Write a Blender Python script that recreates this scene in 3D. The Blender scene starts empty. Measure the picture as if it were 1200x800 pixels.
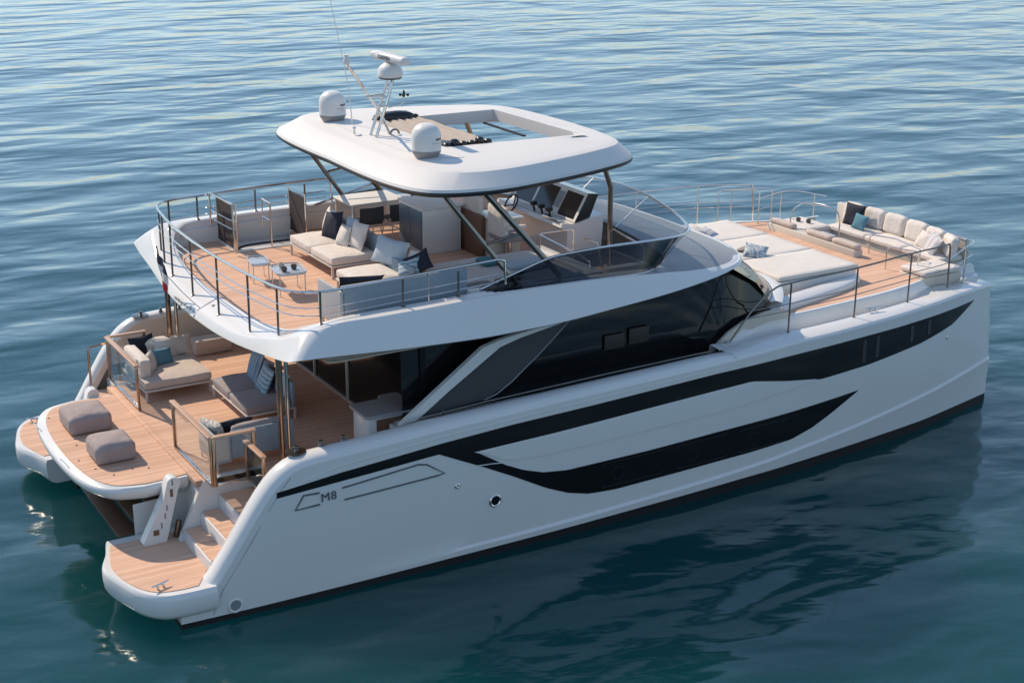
import bpy, bmesh, math, random
from mathutils import Vector, Matrix
random.seed(7)
S = bpy.context.scene
COL = S.collection
R = math.radians

# ------------------------------------------------------------------ camera, world, sun, exposure
cam_d = bpy.data.cameras.new('camera'); cam = bpy.data.objects.new('camera', cam_d); COL.objects.link(cam)
cam_d.sensor_width = 36.0; cam_d.lens = 36.0 * 1731.45 / 1200.0
cam_d.clip_start = 0.5; cam_d.clip_end = 12000
YAW, PITCH, ROLL = 1.0350309, -0.3261338, 0.0073503
fw = Vector((math.cos(PITCH)*math.cos(YAW), math.cos(PITCH)*math.sin(YAW), math.sin(PITCH)))
rt = Vector((math.sin(YAW), -math.cos(YAW), 0)); up = rt.cross(fw)
r2 = rt*math.cos(ROLL) + up*math.sin(ROLL); u2 = up*math.cos(ROLL) - rt*math.sin(ROLL)
M3 = Matrix((r2, u2, -fw)).transposed()
cam.matrix_world = Matrix.Translation((-5.42955, -24.73766, 11.88589)) @ M3.to_4x4()
S.camera = cam

SUN = Vector((-0.24, 0.72, 0.66)).normalized()
sun_d = bpy.data.lights.new('sun', 'SUN'); sun_d.energy = 3.9; sun_d.angle = R(0.5); sun_d.color = (1.0, 0.83, 0.64)
sun = bpy.data.objects.new('sun', sun_d); COL.objects.link(sun)
sun.rotation_euler = SUN.to_track_quat('Z', 'Y').to_euler(); sun.location = SUN*60
W = bpy.data.worlds.new('World'); S.world = W; W.use_nodes = True
wn = W.node_tree.nodes; wl_ = W.node_tree.links
sky = wn.new('ShaderNodeTexSky'); sky.sky_type = 'NISHITA'; sky.sun_disc = False
sky.sun_elevation = math.asin(SUN.z); sky.sun_rotation = math.atan2(SUN.x, SUN.y)
sky.air_density = 1.0; sky.dust_density = 0.0; sky.ozone_density = 4.0
gm = wn.new('ShaderNodeGamma'); gm.inputs[1].default_value = 0.62; wl_.new(sky.outputs[0], gm.inputs[0])   # thin haze: evens the sky out
gk = wn.new('ShaderNodeVectorMath'); gk.operation = 'MULTIPLY'; gk.inputs[1].default_value = (1.68, 1.80, 1.92); wl_.new(gm.outputs[0], gk.inputs[0])
wl_.new(gk.outputs[0], wn['Background'].inputs[0]); wn['Background'].inputs[1].default_value = 0.14
S.view_settings.view_transform = 'Standard'; S.view_settings.look = 'None'
S.view_settings.exposure = 0.25; S.view_settings.gamma = 1.0
S.render.engine = 'CYCLES'

# ------------------------------------------------------------------ materials
def mat(name, col, rough=0.5, metal=0.0, coat=0.0, var=0.0, vscale=3.0, bump=0.0, bscale=60.0, bdist=0.01, spec=0.5, sheen=0.0):
    m = bpy.data.materials.new(name); m.use_nodes = True
    n = m.node_tree.nodes; l = m.node_tree.links; b = n['Principled BSDF']
    b.inputs['Base Color'].default_value = (*col, 1); b.inputs['Roughness'].default_value = rough
    b.inputs['Metallic'].default_value = metal; b.inputs['Coat Weight'].default_value = coat
    b.inputs['Coat Roughness'].default_value = 0.08
    b.inputs['Specular IOR Level'].default_value = spec
    if sheen: b.inputs['Sheen Weight'].default_value = sheen
    tc = n.new('ShaderNodeTexCoord')
    if var:
        t = n.new('ShaderNodeTexNoise'); t.inputs['Scale'].default_value = vscale; t.inputs['Detail'].default_value = 5
        l.new(tc.outputs['Object'], t.inputs['Vector'])
        mx = n.new('ShaderNodeMix'); mx.data_type = 'RGBA'
        mx.inputs[6].default_value = (*[c*(1-var) for c in col], 1); mx.inputs[7].default_value = (*[min(1, c*(1+var)) for c in col], 1)
        l.new(t.outputs[0], mx.inputs[0]); l.new(mx.outputs[2], b.inputs['Base Color'])
    if bump:
        t2 = n.new('ShaderNodeTexNoise'); t2.inputs['Scale'].default_value = bscale; t2.inputs['Detail'].default_value = 3
        l.new(tc.outputs['Object'], t2.inputs['Vector'])
        bp = n.new('ShaderNodeBump'); bp.inputs['Strength'].default_value = bump; bp.inputs['Distance'].default_value = bdist
        l.new(t2.outputs[0], bp.inputs['Height']); l.new(bp.outputs[0], b.inputs['Normal'])
    return m

GEL = mat('white_gelcoat', (0.70, 0.685, 0.66), 0.20, spec=0.4, coat=0.2, var=0.03, vscale=0.7, bump=0.25, bscale=1.1, bdist=0.012)
SATIN = mat('satin_gelcoat', (0.70, 0.675, 0.64), 0.5, var=0.03, vscale=0.8, spec=0.25)
GELROUGH = mat('nonskid_gelcoat', (0.70, 0.685, 0.65), 0.55, var=0.04, vscale=2, bump=0.15, bscale=90)
LINER = mat('warm_white_liner', (0.62, 0.55, 0.47), 0.5, var=0.04, spec=0.3)
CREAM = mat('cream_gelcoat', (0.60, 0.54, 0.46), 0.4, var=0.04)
GREYGEL = mat('grey_gelcoat', (0.27, 0.275, 0.28), 0.35, spec=0.3, var=0.03, vscale=1)
BLACKP = mat('black_antifouling', (0.012, 0.012, 0.013), 0.6, var=0.3, vscale=4)
TRIM = mat('dark_rubber_trim', (0.025, 0.026, 0.028), 0.5)
DIVID = mat('dark_divider', (0.035, 0.034, 0.034), 0.4)
BLIND = mat('dim_blind', (0.03, 0.027, 0.022), 0.6)
SEAM = mat('grey_seam', (0.22, 0.23, 0.24), 0.5)
GLASS = mat('dark_glass', (0.008, 0.009, 0.010), 0.04, spec=0.45, var=0.4, vscale=0.5)
HGLASS = mat('hull_glass', (0.010, 0.0105, 0.011), 0.10, spec=0.25, var=0.4, vscale=0.5)
STEEL = mat('stainless_steel', (0.62, 0.60, 0.57), 0.16, metal=1.0)
DKSTEEL = mat('dark_bronze_steel', (0.20, 0.18, 0.16), 0.25, metal=1.0)
BRONZE = mat('bronze_post', (0.34, 0.24, 0.18), 0.18, metal=0.9)
GREYPAINT = mat('grey_lettering', (0.09, 0.10, 0.11), 0.4)
FAINT = mat('faint_lettering', (0.45, 0.44, 0.43), 0.5)
WFAB = mat('white_canvas', (0.68, 0.62, 0.56), 0.9, var=0.05, vscale=5, bump=0.6, bscale=9, bdist=0.03, sheen=0.1)
PADFAB = mat('sunpad_vinyl', (0.68, 0.63, 0.57), 0.75, var=0.04, vscale=3, bump=0.5, bscale=5, bdist=0.025)
BEIGE = mat('beige_fabric', (0.54, 0.46, 0.40), 0.9, var=0.06, vscale=5, bump=0.6, bscale=9, bdist=0.03)
GREYFAB = mat('grey_fabric', (0.30, 0.265, 0.26), 0.9, var=0.07, vscale=6, bump=0.6, bscale=9, bdist=0.03)
POUF = mat('taupe_fabric', (0.35, 0.285, 0.265), 0.92, var=0.08, vscale=5, bump=0.7, bscale=7, bdist=0.035)
NAVY = mat('navy_fabric', (0.012, 0.016, 0.030), 0.85, var=0.2, vscale=6, bump=0.6, bscale=8, bdist=0.03)
BLUEFAB = mat('blue_fabric', (0.10, 0.24, 0.31), 0.88, var=0.12, vscale=8, bump=0.3, bscale=100)
PALEBLUE = mat('pale_blue_fabric', (0.40, 0.47, 0.53), 0.9, var=0.1, vscale=8, bump=0.3, bscale=100)
MESH = mat('grey_blue_rope_mesh', (0.24, 0.30, 0.35), 0.8, var=0.1, vscale=20)
WMESH = mat('woven_pale_strap', (0.55, 0.55, 0.54), 0.8, var=0.05)
BROWNMESH = mat('brown_screen_fabric', (0.055, 0.040, 0.038), 0.9, var=0.2, vscale=15)
ALU = mat('pale_aluminium_frame', (0.60, 0.55, 0.49), 0.4, var=0.03)
TOWEL = mat('teal_towel', (0.06, 0.19, 0.22), 0.95, var=0.25, vscale=12, bump=0.4, bscale=50)
WOOD = mat('walnut_panel', (0.17, 0.085, 0.05), 0.45, var=0.2, vscale=4)
TEAKCAP = mat('varnished_teak', (0.50, 0.31, 0.20), 0.35, var=0.12, vscale=4)
BLUEDOOR = mat('grey_blue_door', (0.10, 0.15, 0.19), 0.4, var=0.04)
DKCHAIR = mat('charcoal_chair', (0.05, 0.055, 0.06), 0.7, var=0.15)
BLACK = mat('black_plastic', (0.012, 0.012, 0.014), 0.35, var=0.2)
SCREEN = mat('dark_display', (0.01, 0.012, 0.015), 0.1)
DOMEG = mat('grey_dome_base', (0.26, 0.25, 0.24), 0.5)
DOMEW = mat('white_radome', (0.72, 0.70, 0.67), 0.35, var=0.02)
AWN = mat('sand_awning', (0.44, 0.37, 0.31), 0.9, var=0.1, vscale=6, bump=0.4, bscale=40)
TABLETOP = mat('glossy_pale_top', (0.42, 0.45, 0.48), 0.15, coat=0.4)
LAMPG = mat('brown_ceramic', (0.10, 0.075, 0.065), 0.4, var=0.2)

def teak(name, c0, c1, axis=1):
    m = bpy.data.materials.new(name); m.use_nodes = True
    n = m.node_tree.nodes; l = m.node_tree.links; b = n['Principled BSDF']; b.inputs['Roughness'].default_value = 0.7
    b.inputs['Specular IOR Level'].default_value = 0.12
    tc = n.new('ShaderNodeTexCoord'); mp = n.new('ShaderNodeMapping')
    mp.inputs['Scale'].default_value = (1.2, 14, 3) if axis == 1 else (14, 1.2, 3)
    l.new(tc.outputs['Object'], mp.inputs[0])
    t = n.new('ShaderNodeTexNoise'); t.inputs['Scale'].default_value = 2.0; t.inputs['Detail'].default_value = 6; l.new(mp.outputs[0], t.inputs[0])
    big = n.new('ShaderNodeTexNoise'); big.inputs['Scale'].default_value = 0.9; big.inputs['Detail'].default_value = 4; l.new(tc.outputs['Object'], big.inputs[0])
    add = n.new('ShaderNodeMath'); add.operation = 'ADD'; l.new(t.outputs[0], add.inputs[0]); l.new(big.outputs[0], add.inputs[1])
    hf = n.new('ShaderNodeMath'); hf.operation = 'MULTIPLY'; hf.inputs[1].default_value = 0.5; l.new(add.outputs[0], hf.inputs[0])
    cr = n.new('ShaderNodeMix'); cr.data_type = 'RGBA'; cr.inputs[6].default_value = (*c0, 1); cr.inputs[7].default_value = (*c1, 1)
    l.new(hf.outputs[0], cr.inputs[0])
    sx = n.new('ShaderNodeSeparateXYZ'); l.new(tc.outputs['Object'], sx.inputs[0])
    k = n.new('ShaderNodeMath'); k.operation = 'MULTIPLY'; k.inputs[1].default_value = 1/0.065; l.new(sx.outputs[axis], k.inputs[0])
    fr = n.new('ShaderNodeMath'); fr.operation = 'FRACT'; l.new(k.outputs[0], fr.inputs[0])
    fl = n.new('ShaderNodeMath'); fl.operation = 'FLOOR'; l.new(k.outputs[0], fl.inputs[0])
    wnz = n.new('ShaderNodeTexWhiteNoise'); wnz.noise_dimensions = '1D'; l.new(fl.outputs[0], wnz.inputs['W'])
    pv = n.new('ShaderNodeMath'); pv.operation = 'MULTIPLY_ADD'; pv.inputs[1].default_value = 0.5; pv.inputs[2].default_value = 0.25; l.new(wnz.outputs[0], pv.inputs[0])
    av = n.new('ShaderNodeMath'); av.operation = 'ADD'; l.new(pv.outputs[0], av.inputs[0]); l.new(hf.outputs[0], av.inputs[1])
    sb2 = n.new('ShaderNodeMath'); sb2.operation = 'SUBTRACT'; sb2.inputs[1].default_value = 0.5; sb2.use_clamp = True; l.new(av.outputs[0], sb2.inputs[0]); l.new(sb2.outputs[0], cr.inputs[0])
    lt = n.new('ShaderNodeMath'); lt.operation = 'LESS_THAN'; lt.inputs[1].default_value = 0.09; l.new(fr.outputs[0], lt.inputs[0])
    mu = n.new('ShaderNodeMath'); mu.operation = 'MULTIPLY'; mu.inputs[1].default_value = 0.4; l.new(lt.outputs[0], mu.inputs[0])
    c2 = n.new('ShaderNodeMix'); c2.data_type = 'RGBA'; c2.inputs[7].default_value = (0.10, 0.06, 0.045, 1)
    l.new(mu.outputs[0], c2.inputs[0]); l.new(cr.outputs[2], c2.inputs[6]); l.new(c2.outputs[2], b.inputs['Base Color'])
    return m
TEAK = teak('teak_planks', (0.52, 0.32, 0.22), (0.80, 0.52, 0.37), 1)

def stripes(name, ca, cb, axis=0, freq=14.0, cc=None):
    m = bpy.data.materials.new(name); m.use_nodes = True
    n = m.node_tree.nodes; l = m.node_tree.links; b = n['Principled BSDF']; b.inputs['Roughness'].default_value = 0.9
    tc = n.new('ShaderNodeTexCoord'); sx = n.new('ShaderNodeSeparateXYZ'); l.new(tc.outputs['Object'], sx.inputs[0])
    nz = n.new('ShaderNodeTexNoise'); nz.inputs['Scale'].default_value = 9; l.new(tc.outputs['Object'], nz.inputs[0])
    k = n.new('ShaderNodeMath'); k.operation = 'MULTIPLY'; k.inputs[1].default_value = freq; l.new(sx.outputs[axis], k.inputs[0])
    a = n.new('ShaderNodeMath'); a.operation = 'ADD'; l.new(k.outputs[0], a.inputs[0])
    nm = n.new('ShaderNodeMath'); nm.operation = 'MULTIPLY'; nm.inputs[1].default_value = 0.5; l.new(nz.outputs[0], nm.inputs[0]); l.new(nm.outputs[0], a.inputs[1])
    f = n.new('ShaderNodeMath'); f.operation = 'FRACT'; l.new(a.outputs[0], f.inputs[0])
    cr = n.new('ShaderNodeValToRGB'); cr.color_ramp.interpolation = 'LINEAR'
    cr.color_ramp.elements[0].color = (*ca, 1); cr.color_ramp.elements[1].color = (*ca, 1)
    e = cr.color_ramp.elements.new(0.35); e.color = (*cb, 1); e = cr.color_ramp.elements.new(0.55); e.color = (*(cc or cb), 1)
    l.new(f.outputs[0], cr.inputs[0]); l.new(cr.outputs[0], b.inputs['Base Color'])
    return m
STRIPE1 = stripes('blue_striped_fabric', (0.13, 0.19, 0.27), (0.33, 0.40, 0.46), 0, 12)
STRIPE2 = stripes('aqua_striped_fabric', (0.12, 0.22, 0.29), (0.42, 0.50, 0.53), 1, 11)
STRIPE3 = stripes('white_blue_striped_fabric', (0.62, 0.58, 0.55), (0.32, 0.38, 0.50), 0, 6, (0.6, 0.58, 0.56))
WOVEN = stripes('woven_strap_pattern', (0.52, 0.52, 0.51), (0.28, 0.30, 0.32), 2, 22)
def blotch(name, ca, cb, sc):
    m = bpy.data.materials.new(name); m.use_nodes = True
    n = m.node_tree.nodes; l = m.node_tree.links; b = n['Principled BSDF']; b.inputs['Roughness'].default_value = 0.9
    tc = n.new('ShaderNodeTexCoord'); v = n.new('ShaderNodeTexNoise'); v.inputs['Scale'].default_value = sc; v.inputs['Detail'].default_value = 1
    l.new(tc.outputs['Object'], v.inputs[0]); cr = n.new('ShaderNodeValToRGB')
    cr.color_ramp.elements[0].position = 0.46; cr.color_ramp.elements[0].color = (*ca, 1)
    cr.color_ramp.elements[1].position = 0.56; cr.color_ramp.elements[1].color = (*cb, 1)
    l.new(v.outputs[0], cr.inputs[0]); l.new(cr.outputs[0], b.inputs['Base Color'])
    return m
PATTERN = blotch('printed_white_fabric', (0.62, 0.58, 0.53), (0.30, 0.29, 0.28), 22)
PATBLUE = blotch('printed_blue_fabric', (0.55, 0.58, 0.58), (0.20, 0.28, 0.34), 18)

def tinted(name, tint, rough=0.02, gl=0.12, ior=1.5, gc=(.9, .95, 1)):
    m = bpy.data.materials.new(name); m.use_nodes = True
    n = m.node_tree.nodes; l = m.node_tree.links; n.remove(n['Principled BSDF'])
    tr = n.new('ShaderNodeBsdfTransparent'); tr.inputs[0].default_value = (*tint, 1)
    g = n.new('ShaderNodeBsdfGlossy'); g.inputs['Roughness'].default_value = rough; g.inputs[0].default_value = (*gc, 1)
    lw = n.new('ShaderNodeLayerWeight'); lw.inputs[0].default_value = 0.5
    pw = n.new('ShaderNodeMath'); pw.operation = 'POWER'; pw.inputs[1].default_value = 5.0; l.new(lw.outputs['Facing'], pw.inputs[0])
    fr = n.new('ShaderNodeMath'); fr.operation = 'MULTIPLY_ADD'; f0 = ((ior-1)/(ior+1))**2; fr.inputs[1].default_value = 1-f0; fr.inputs[2].default_value = f0; l.new(pw.outputs[0], fr.inputs[0])
    mx = n.new('ShaderNodeMixShader'); ad = n.new('ShaderNodeMath'); ad.operation = 'ADD'; ad.inputs[1].default_value = gl; ad.use_clamp = True
    l.new(fr.outputs[0], ad.inputs[0]); l.new(ad.outputs[0], mx.inputs[0]); l.new(tr.outputs[0], mx.inputs[1]); l.new(g.outputs[0], mx.inputs[2])
    l.new(mx.outputs[0], n['Material Output'].inputs[0])
    return m
CLEAR = tinted('clear_glass', (0.93, 0.95, 0.955), gl=0.01)
SMOKE = tinted('smoked_glass', (0.16, 0.18, 0.20), gl=0.0)
WSGLASS = tinted('windscreen_glass', (0.62, 0.66, 0.71), 0.08, 0.0, 1.35, (.80, .78, .76))
SUNMESH = mat('grey_sunscreen_mesh', (0.050, 0.054, 0.058), 0.55, var=0.25, vscale=1.2)

# ------------------------------------------------------------------ mesh helpers
class MB:
    def __init__(s): s.v = []; s.f = []
    def add(s, vs, fs):
        o = len(s.v); s.v += [tuple(a) for a in vs]; s.f += [tuple(i+o for i in f) for f in fs]; return s
    def bm(s, bm):
        bm.verts.index_update(); s.add([tuple(v.co) for v in bm.verts], [[v.index for v in f.verts] for f in bm.faces]); bm.free(); return s
    def box(s, a, b, r=0.0, seg=2):
        bm = bmesh.new(); bmesh.ops.create_cube(bm, size=1)
        c = [(a[i]+b[i])/2 for i in range(3)]; d = [abs(b[i]-a[i]) for i in range(3)]
        for v in bm.verts: v.co = Vector((c[0]+v.co.x*d[0], c[1]+v.co.y*d[1], c[2]+v.co.z*d[2]))
        if r: bmesh.ops.bevel(bm, geom=bm.edges[:], offset=min(r, min(d)*0.48), segments=seg, profile=0.5, affect='EDGES')
        return s.bm(bm)
    def loft(s, rows, closed=False, capa=False, capb=False):
        n = len(rows[0]); vs = [p for r in rows for p in r]; fs = []
        for i in range(len(rows)-1):
            for j in range(n if closed else n-1):
                k = (j+1) % n; fs.append((i*n+j, i*n+k, (i+1)*n+k, (i+1)*n+j))
        if capa: fs.append(tuple(range(n))[::-1])
        if capb: fs.append(tuple(range((len(rows)-1)*n, len(rows)*n)))
        return s.add(vs, fs)
    def prism(s, poly, z0, z1):
        n = len(poly)
        if isinstance(z0, (int, float)): z0 = [z0]*n
        if isinstance(z1, (int, float)): z1 = [z1]*n
        return s.loft([[(p[0], p[1], z0[i]) for i, p in enumerate(poly)], [(p[0], p[1], z1[i]) for i, p in enumerate(poly)]], True, True, True)
    def tube(s, pts, r, n=8, closed=False):
        pts = [Vector(p) for p in pts]; m = len(pts); rows = []
        prev = None
        for i, p in enumerate(pts):
            a = pts[(i-1) % m] if (i > 0 or closed) else None; b = pts[(i+1) % m] if (i < m-1 or closed) else None
            d = Vector((0, 0, 0))
            if a is not None: d += (p-a).normalized()
            if b is not None: d += (b-p).normalized()
            d.normalize()
            if prev is None:
                h = Vector((0, 0, 1)) if abs(d.z) < 0.9 else Vector((1, 0, 0)); x = d.cross(h).normalized()
            else:
                x = (prev - d*prev.dot(d)).normalized()
            prev = x; y = d.cross(x)
            rr = r[i] if isinstance(r, (list, tuple)) else r
            rows.append([tuple(p + x*rr*math.cos(2*math.pi*k/n) + y*rr*math.sin(2*math.pi*k/n)) for k in range(n)])
        if closed: rows.append(rows[0]); return s.loft(rows, True)
        return s.loft(rows, True, True, True)
    def lathe(s, c, prof, n=24):
        rows = [[(c[0]+r*math.cos(2*math.pi*k/n), c[1]+r*math.sin(2*math.pi*k/n), c[2]+z) for k in range(n)] for r, z in prof]
        return s.loft(rows, True, True, True)
    def xf(s, M):
        s.v = [tuple(M @ Vector(v)) for v in s.v]; return s
    def mir(s):
        o = MB(); o.v = [(x, -y, z) for x, y, z in s.v]; o.f = [tuple(reversed(f)) for f in s.f]; return o
    def join(s, o): return s.add(o.v, o.f)

def obj(name, mb, m, parent=None, smooth=True, ang=35, label=None):
    me = bpy.data.meshes.new(name); me.from_pydata(mb.v, [], mb.f)
    bm = bmesh.new(); bm.from_mesh(me); bmesh.ops.remove_doubles(bm, verts=bm.verts, dist=1e-5)
    bmesh.ops.recalc_face_normals(bm, faces=bm.faces); bm.to_mesh(me); bm.free()
    me.materials.append(m)
    if smooth:
        me.polygons.foreach_set('use_smooth', [True]*len(me.polygons)); me.set_sharp_from_angle(angle=R(ang))
    o = bpy.data.objects.new(name, me); COL.objects.link(o)
    if parent: o.parent = parent
    if label: o['label'] = label
    return o
def tag(o, label, cat, group=None):
    o['label'] = label; o['category'] = cat
    if group: o['group'] = group
    return o
def thing(name, label, cat, loc=(0, 0, 0), rz=0.0, group=None):
    o = bpy.data.objects.new(name, None); o.empty_display_size = 0.3; COL.objects.link(o)
    o.location = loc; o.rotation_euler = (0, 0, rz); return tag(o, label, cat, group)
def interp(x, X, Y):
    if x <= X[0]: return Y[0]
    for i in range(1, len(X)):
        if x <= X[i]:
            t = (x-X[i-1])/(X[i]-X[i-1]); return Y[i-1] + (Y[i]-Y[i-1])*t
    return Y[-1]
def crom(pts, n=6, closed=False):
    """Catmull-Rom through points"""
    P = [Vector(p) for p in pts]; out = []; m = len(P)
    rng = range(m) if closed else range(m-1)
    for i in rng:
        p1 = P[i]; p2 = P[(i+1) % m]
        p0 = P[i-1] if (i > 0 or closed) else p1*2-p2
        p3 = P[(i+2) % m] if (i+2 < m or closed) else p2*2-p1
        for k in range(n):
            t = k/n
            out.append(0.5*((2*p1)+(p2-p0)*t+(2*p0-5*p1+4*p2-p3)*t*t+(3*p1-p0-3*p2+p3)*t**3))
    if not closed: out.append(P[-1])
    return [tuple(p) for p in out]
def rpoly(poly, r, n=5):
    """round polygon corners (2D). r number or list"""
    out = []; m = len(poly)
    for i, p in enumerate(poly):
        rr = r[i] if isinstance(r, (list, tuple)) else r
        p = Vector(p[:2]); a = Vector(poly[i-1][:2]); b = Vector(poly[(i+1) % m][:2])
        da = (a-p); db = (b-p); q = min(rr, da.length*0.49, db.length*0.49)
        if q < 1e-4: out.append(tuple(p)); continue
        pa = p+da.normalized()*q; pb = p+db.normalized()*q
        for k in range(n+1):
            t = k/n; out.append(tuple((1-t)**2*pa + 2*t*(1-t)*p + t*t*pb))
    return out
def slab(poly, z0, z1, r=0.03, seg=4):
    """prism with rounded top and bottom edges"""
    c = Vector((sum(p[0] for p in poly)/len(poly), sum(p[1] for p in poly)/len(poly)))
    m = len(poly)
    area = sum(poly[i][0]*poly[(i+1) % m][1]-poly[(i+1) % m][0]*poly[i][1] for i in range(m))
    sg = 1 if area > 0 else -1
    nrm = []
    for i in range(m):
        a = Vector(poly[i-1]); b = Vector(poly[(i+1) % m]); t = (b-a)
        if t.length < 1e-9: t = Vector((1, 0))
        t.normalize(); nrm.append(Vector((-t.y, t.x))*sg)
    rows = []
    r = min(r, abs(z1-z0)*0.5)
    for k in range(seg+1):
        a = math.pi/2*k/seg; ins = r*(1-math.sin(a)); z = z0 + r*(1-math.cos(a))
        rows.append([(p[0]+nrm[i].x*ins, p[1]+nrm[i].y*ins, z) for i, p in enumerate(poly)])
    for k in range(seg+1):
        a = math.pi/2*k/seg; ins = r*(1-math.cos(a)); z = z1 - r*(1-math.sin(a))
        rows.append([(p[0]+nrm[i].x*ins, p[1]+nrm[i].y*ins, z) for i, p in enumerate(poly)])
    return MB().loft(rows, True, True, True)
def rect(x0, x1, y0, y1): return [(x0, y0), (x1, y0), (x1, y1), (x0, y1)]
def cushion(x0, x1, y0, y1, z0, z1, crown=0.025, r=0.05, n=10, seed=0):
    """soft box with crowned top"""
    rnd = random.Random(seed); mb = MB(); X = []; 
    ph = rnd.random()*6
    bm = bmesh.new(); bmesh.ops.create_cube(bm, size=1)
    bmesh.ops.subdivide_edges(bm, edges=bm.edges[:], cuts=n, use_grid_fill=True)
    dx, dy, dz = x1-x0, y1-y0, z1-z0; r = min(r, dz*0.48)
    for v in bm.verts:
        p = Vector((v.co.x*dx, v.co.y*dy, v.co.z*dz))
        q = Vector((max(-dx/2+r, min(dx/2-r, p.x)), max(-dy/2+r, min(dy/2-r, p.y)), max(-dz/2+r, min(dz/2-r, p.z))))
        d = p-q
        if d.length > 1e-9: p = q + d.normalized()*r
        u, w = v.co.x*2, v.co.y*2
        if p.z > 0: p.z += crown*(1-u*u)*(1-w*w) + 0.006*math.sin(u*5+ph)*math.cos(w*4+ph)
        v.co = p + Vector(((x0+x1)/2, (y0+y1)/2, (z0+z1)/2))
    mb.bm(bm); return mb
def pillow_mb(w, h, t, seed=0, n=12):
    rnd = random.Random(seed); a, b = rnd.random()*6, rnd.random()*6
    mb = MB()
    for sgn in (1, -1):
        rows = []
        for i in range(n+1):
            row = []
            for j in range(n+1):
                u = -1+2*i/n; v = -1+2*j/n
                k = max(0, (1-u**2)*(1-v**2))**0.42
                sx = u*(1-0.09*(1-v*v)*0.9); sy = v*(1-0.09*(1-u*u)*0.9)
                z = sgn*t/2*k*(1+0.10*math.sin(3*u+a)*math.cos(3*v+b)) + 0.02*math.sin(2*u+a)*v
                row.append((sx*w/2, sy*h/2, z))
            rows.append(row)
        mb.loft(rows)
    return mb
def pillow(label, cat, c, nrm, w, h, t, m, upv=(0, 0, 1), roll=0, seed=0, name='throw_pillow', group=None):
    o = obj(name, pillow_mb(w, h, t, seed), m, ang=70)
    Z = Vector(nrm).normalized(); Y = Vector(upv); Y = (Y-Z*Y.dot(Z)).normalized(); X = Y.cross(Z)
    o.matrix_world = Matrix.Translation(c) @ Matrix((X, Y, Z)).transposed().to_4x4() @ Matrix.Rotation(R(roll), 4, 'Z')
    return tag(o, label, cat, group)

# ------------------------------------------------------------------ sea
def make_sea():
    m = bpy.data.materials.new('sea_water'); m.use_nodes = True
    n = m.node_tree.nodes; l = m.node_tree.links; b = n['Principled BSDF']
    b.inputs['Coat Weight'].default_value = 0.45; b.inputs['Coat Tint'].default_value = (0.86, 0.93, 0.95, 1); b.inputs['Specular Tint'].default_value = (0.79, 0.92, 0.94, 1); b.inputs['Coat IOR'].default_value = 1.33; b.inputs['Coat Roughness'].default_value = 0.08
    b.inputs['Base Color'].default_value = (0.004, 0.050, 0.055, 1); b.inputs['Roughness'].default_value = 0.10
    b.inputs['IOR'].default_value = 1.33
    g = n.new('ShaderNodeNewGeometry')
    gust = n.new('ShaderNodeTexNoise'); gust.inputs['Scale'].default_value = 0.07; gust.inputs['Detail'].default_value = 3; l.new(g.outputs['Position'], gust.inputs[0])
    gm = n.new('ShaderNodeMapRange'); gm.inputs[1].default_value = 0.35; gm.inputs[2].default_value = 0.65; gm.inputs[3].default_value = 0.55; gm.inputs[4].default_value = 1.35; l.new(gust.outputs[0], gm.inputs[0])
    prev = None
    for sc, amp, st, det, rot in ((0.25, 0.37, (0.55, 1, 1), 1.5, -6), (0.66, 0.118, (0.55, 1, 1), 1.6, 6), (2.2, 0.013, (0.5, 1, 1), 2.0, 22)):
        vr = n.new('ShaderNodeVectorRotate'); vr.rotation_type = 'Z_AXIS'; vr.inputs['Angle'].default_value = R(rot); l.new(g.outputs['Position'], vr.inputs['Vector'])
        mp = n.new('ShaderNodeVectorMath'); mp.operation = 'MULTIPLY'; mp.inputs[1].default_value = st; l.new(vr.outputs[0], mp.inputs[0])
        t = n.new('ShaderNodeTexNoise'); t.inputs['Scale'].default_value = sc; t.inputs['Detail'].default_value = det
        t.inputs['Roughness'].default_value = 0.45; t.inputs['Distortion'].default_value = 0.35
        l.new(mp.outputs[0], t.inputs[0])
        k = n.new('ShaderNodeMath'); k.operation = 'MULTIPLY'; k.inputs[1].default_value = amp; l.new(t.outputs[0], k.inputs[0])
        if prev is not None:
            k2 = n.new('ShaderNodeMath'); k2.operation = 'MULTIPLY'; l.new(k.outputs[0], k2.inputs[0]); l.new(gm.outputs[0], k2.inputs[1]); k = k2
        if prev is None: prev = k
        else:
            a = n.new('ShaderNodeMath'); a.operation = 'ADD'; l.new(prev.outputs[0], a.inputs[0]); l.new(k.outputs[0], a.inputs[1]); prev = a
    bp = n.new('ShaderNodeBump'); bp.inputs['Strength'].default_value = 1.0; bp.inputs['Distance'].default_value = 1.0
    l.new(prev.outputs[0], bp.inputs['Height']); l.new(bp.outputs[0], b.inputs['Normal']); l.new(bp.outputs[0], b.inputs['Coat Normal'])
    b.inputs['Subsurface Weight'].default_value = 1.0; b.inputs['Subsurface Radius'].default_value = (0.6, 1.0, 1.1)
    b.inputs['Subsurface Scale'].default_value = 9.0; b.subsurface_method = 'BURLEY'
    mb = MB().loft([[(-4000, -4000, 0), (4000, -4000, 0)], [(-4000, 4000, 0), (4000, 4000, 0)]])
    o = obj('sea', mb, m, smooth=False); o['kind'] = 'structure'; o['label'] = 'calm blue sea with gentle ripples'
make_sea()

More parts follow.
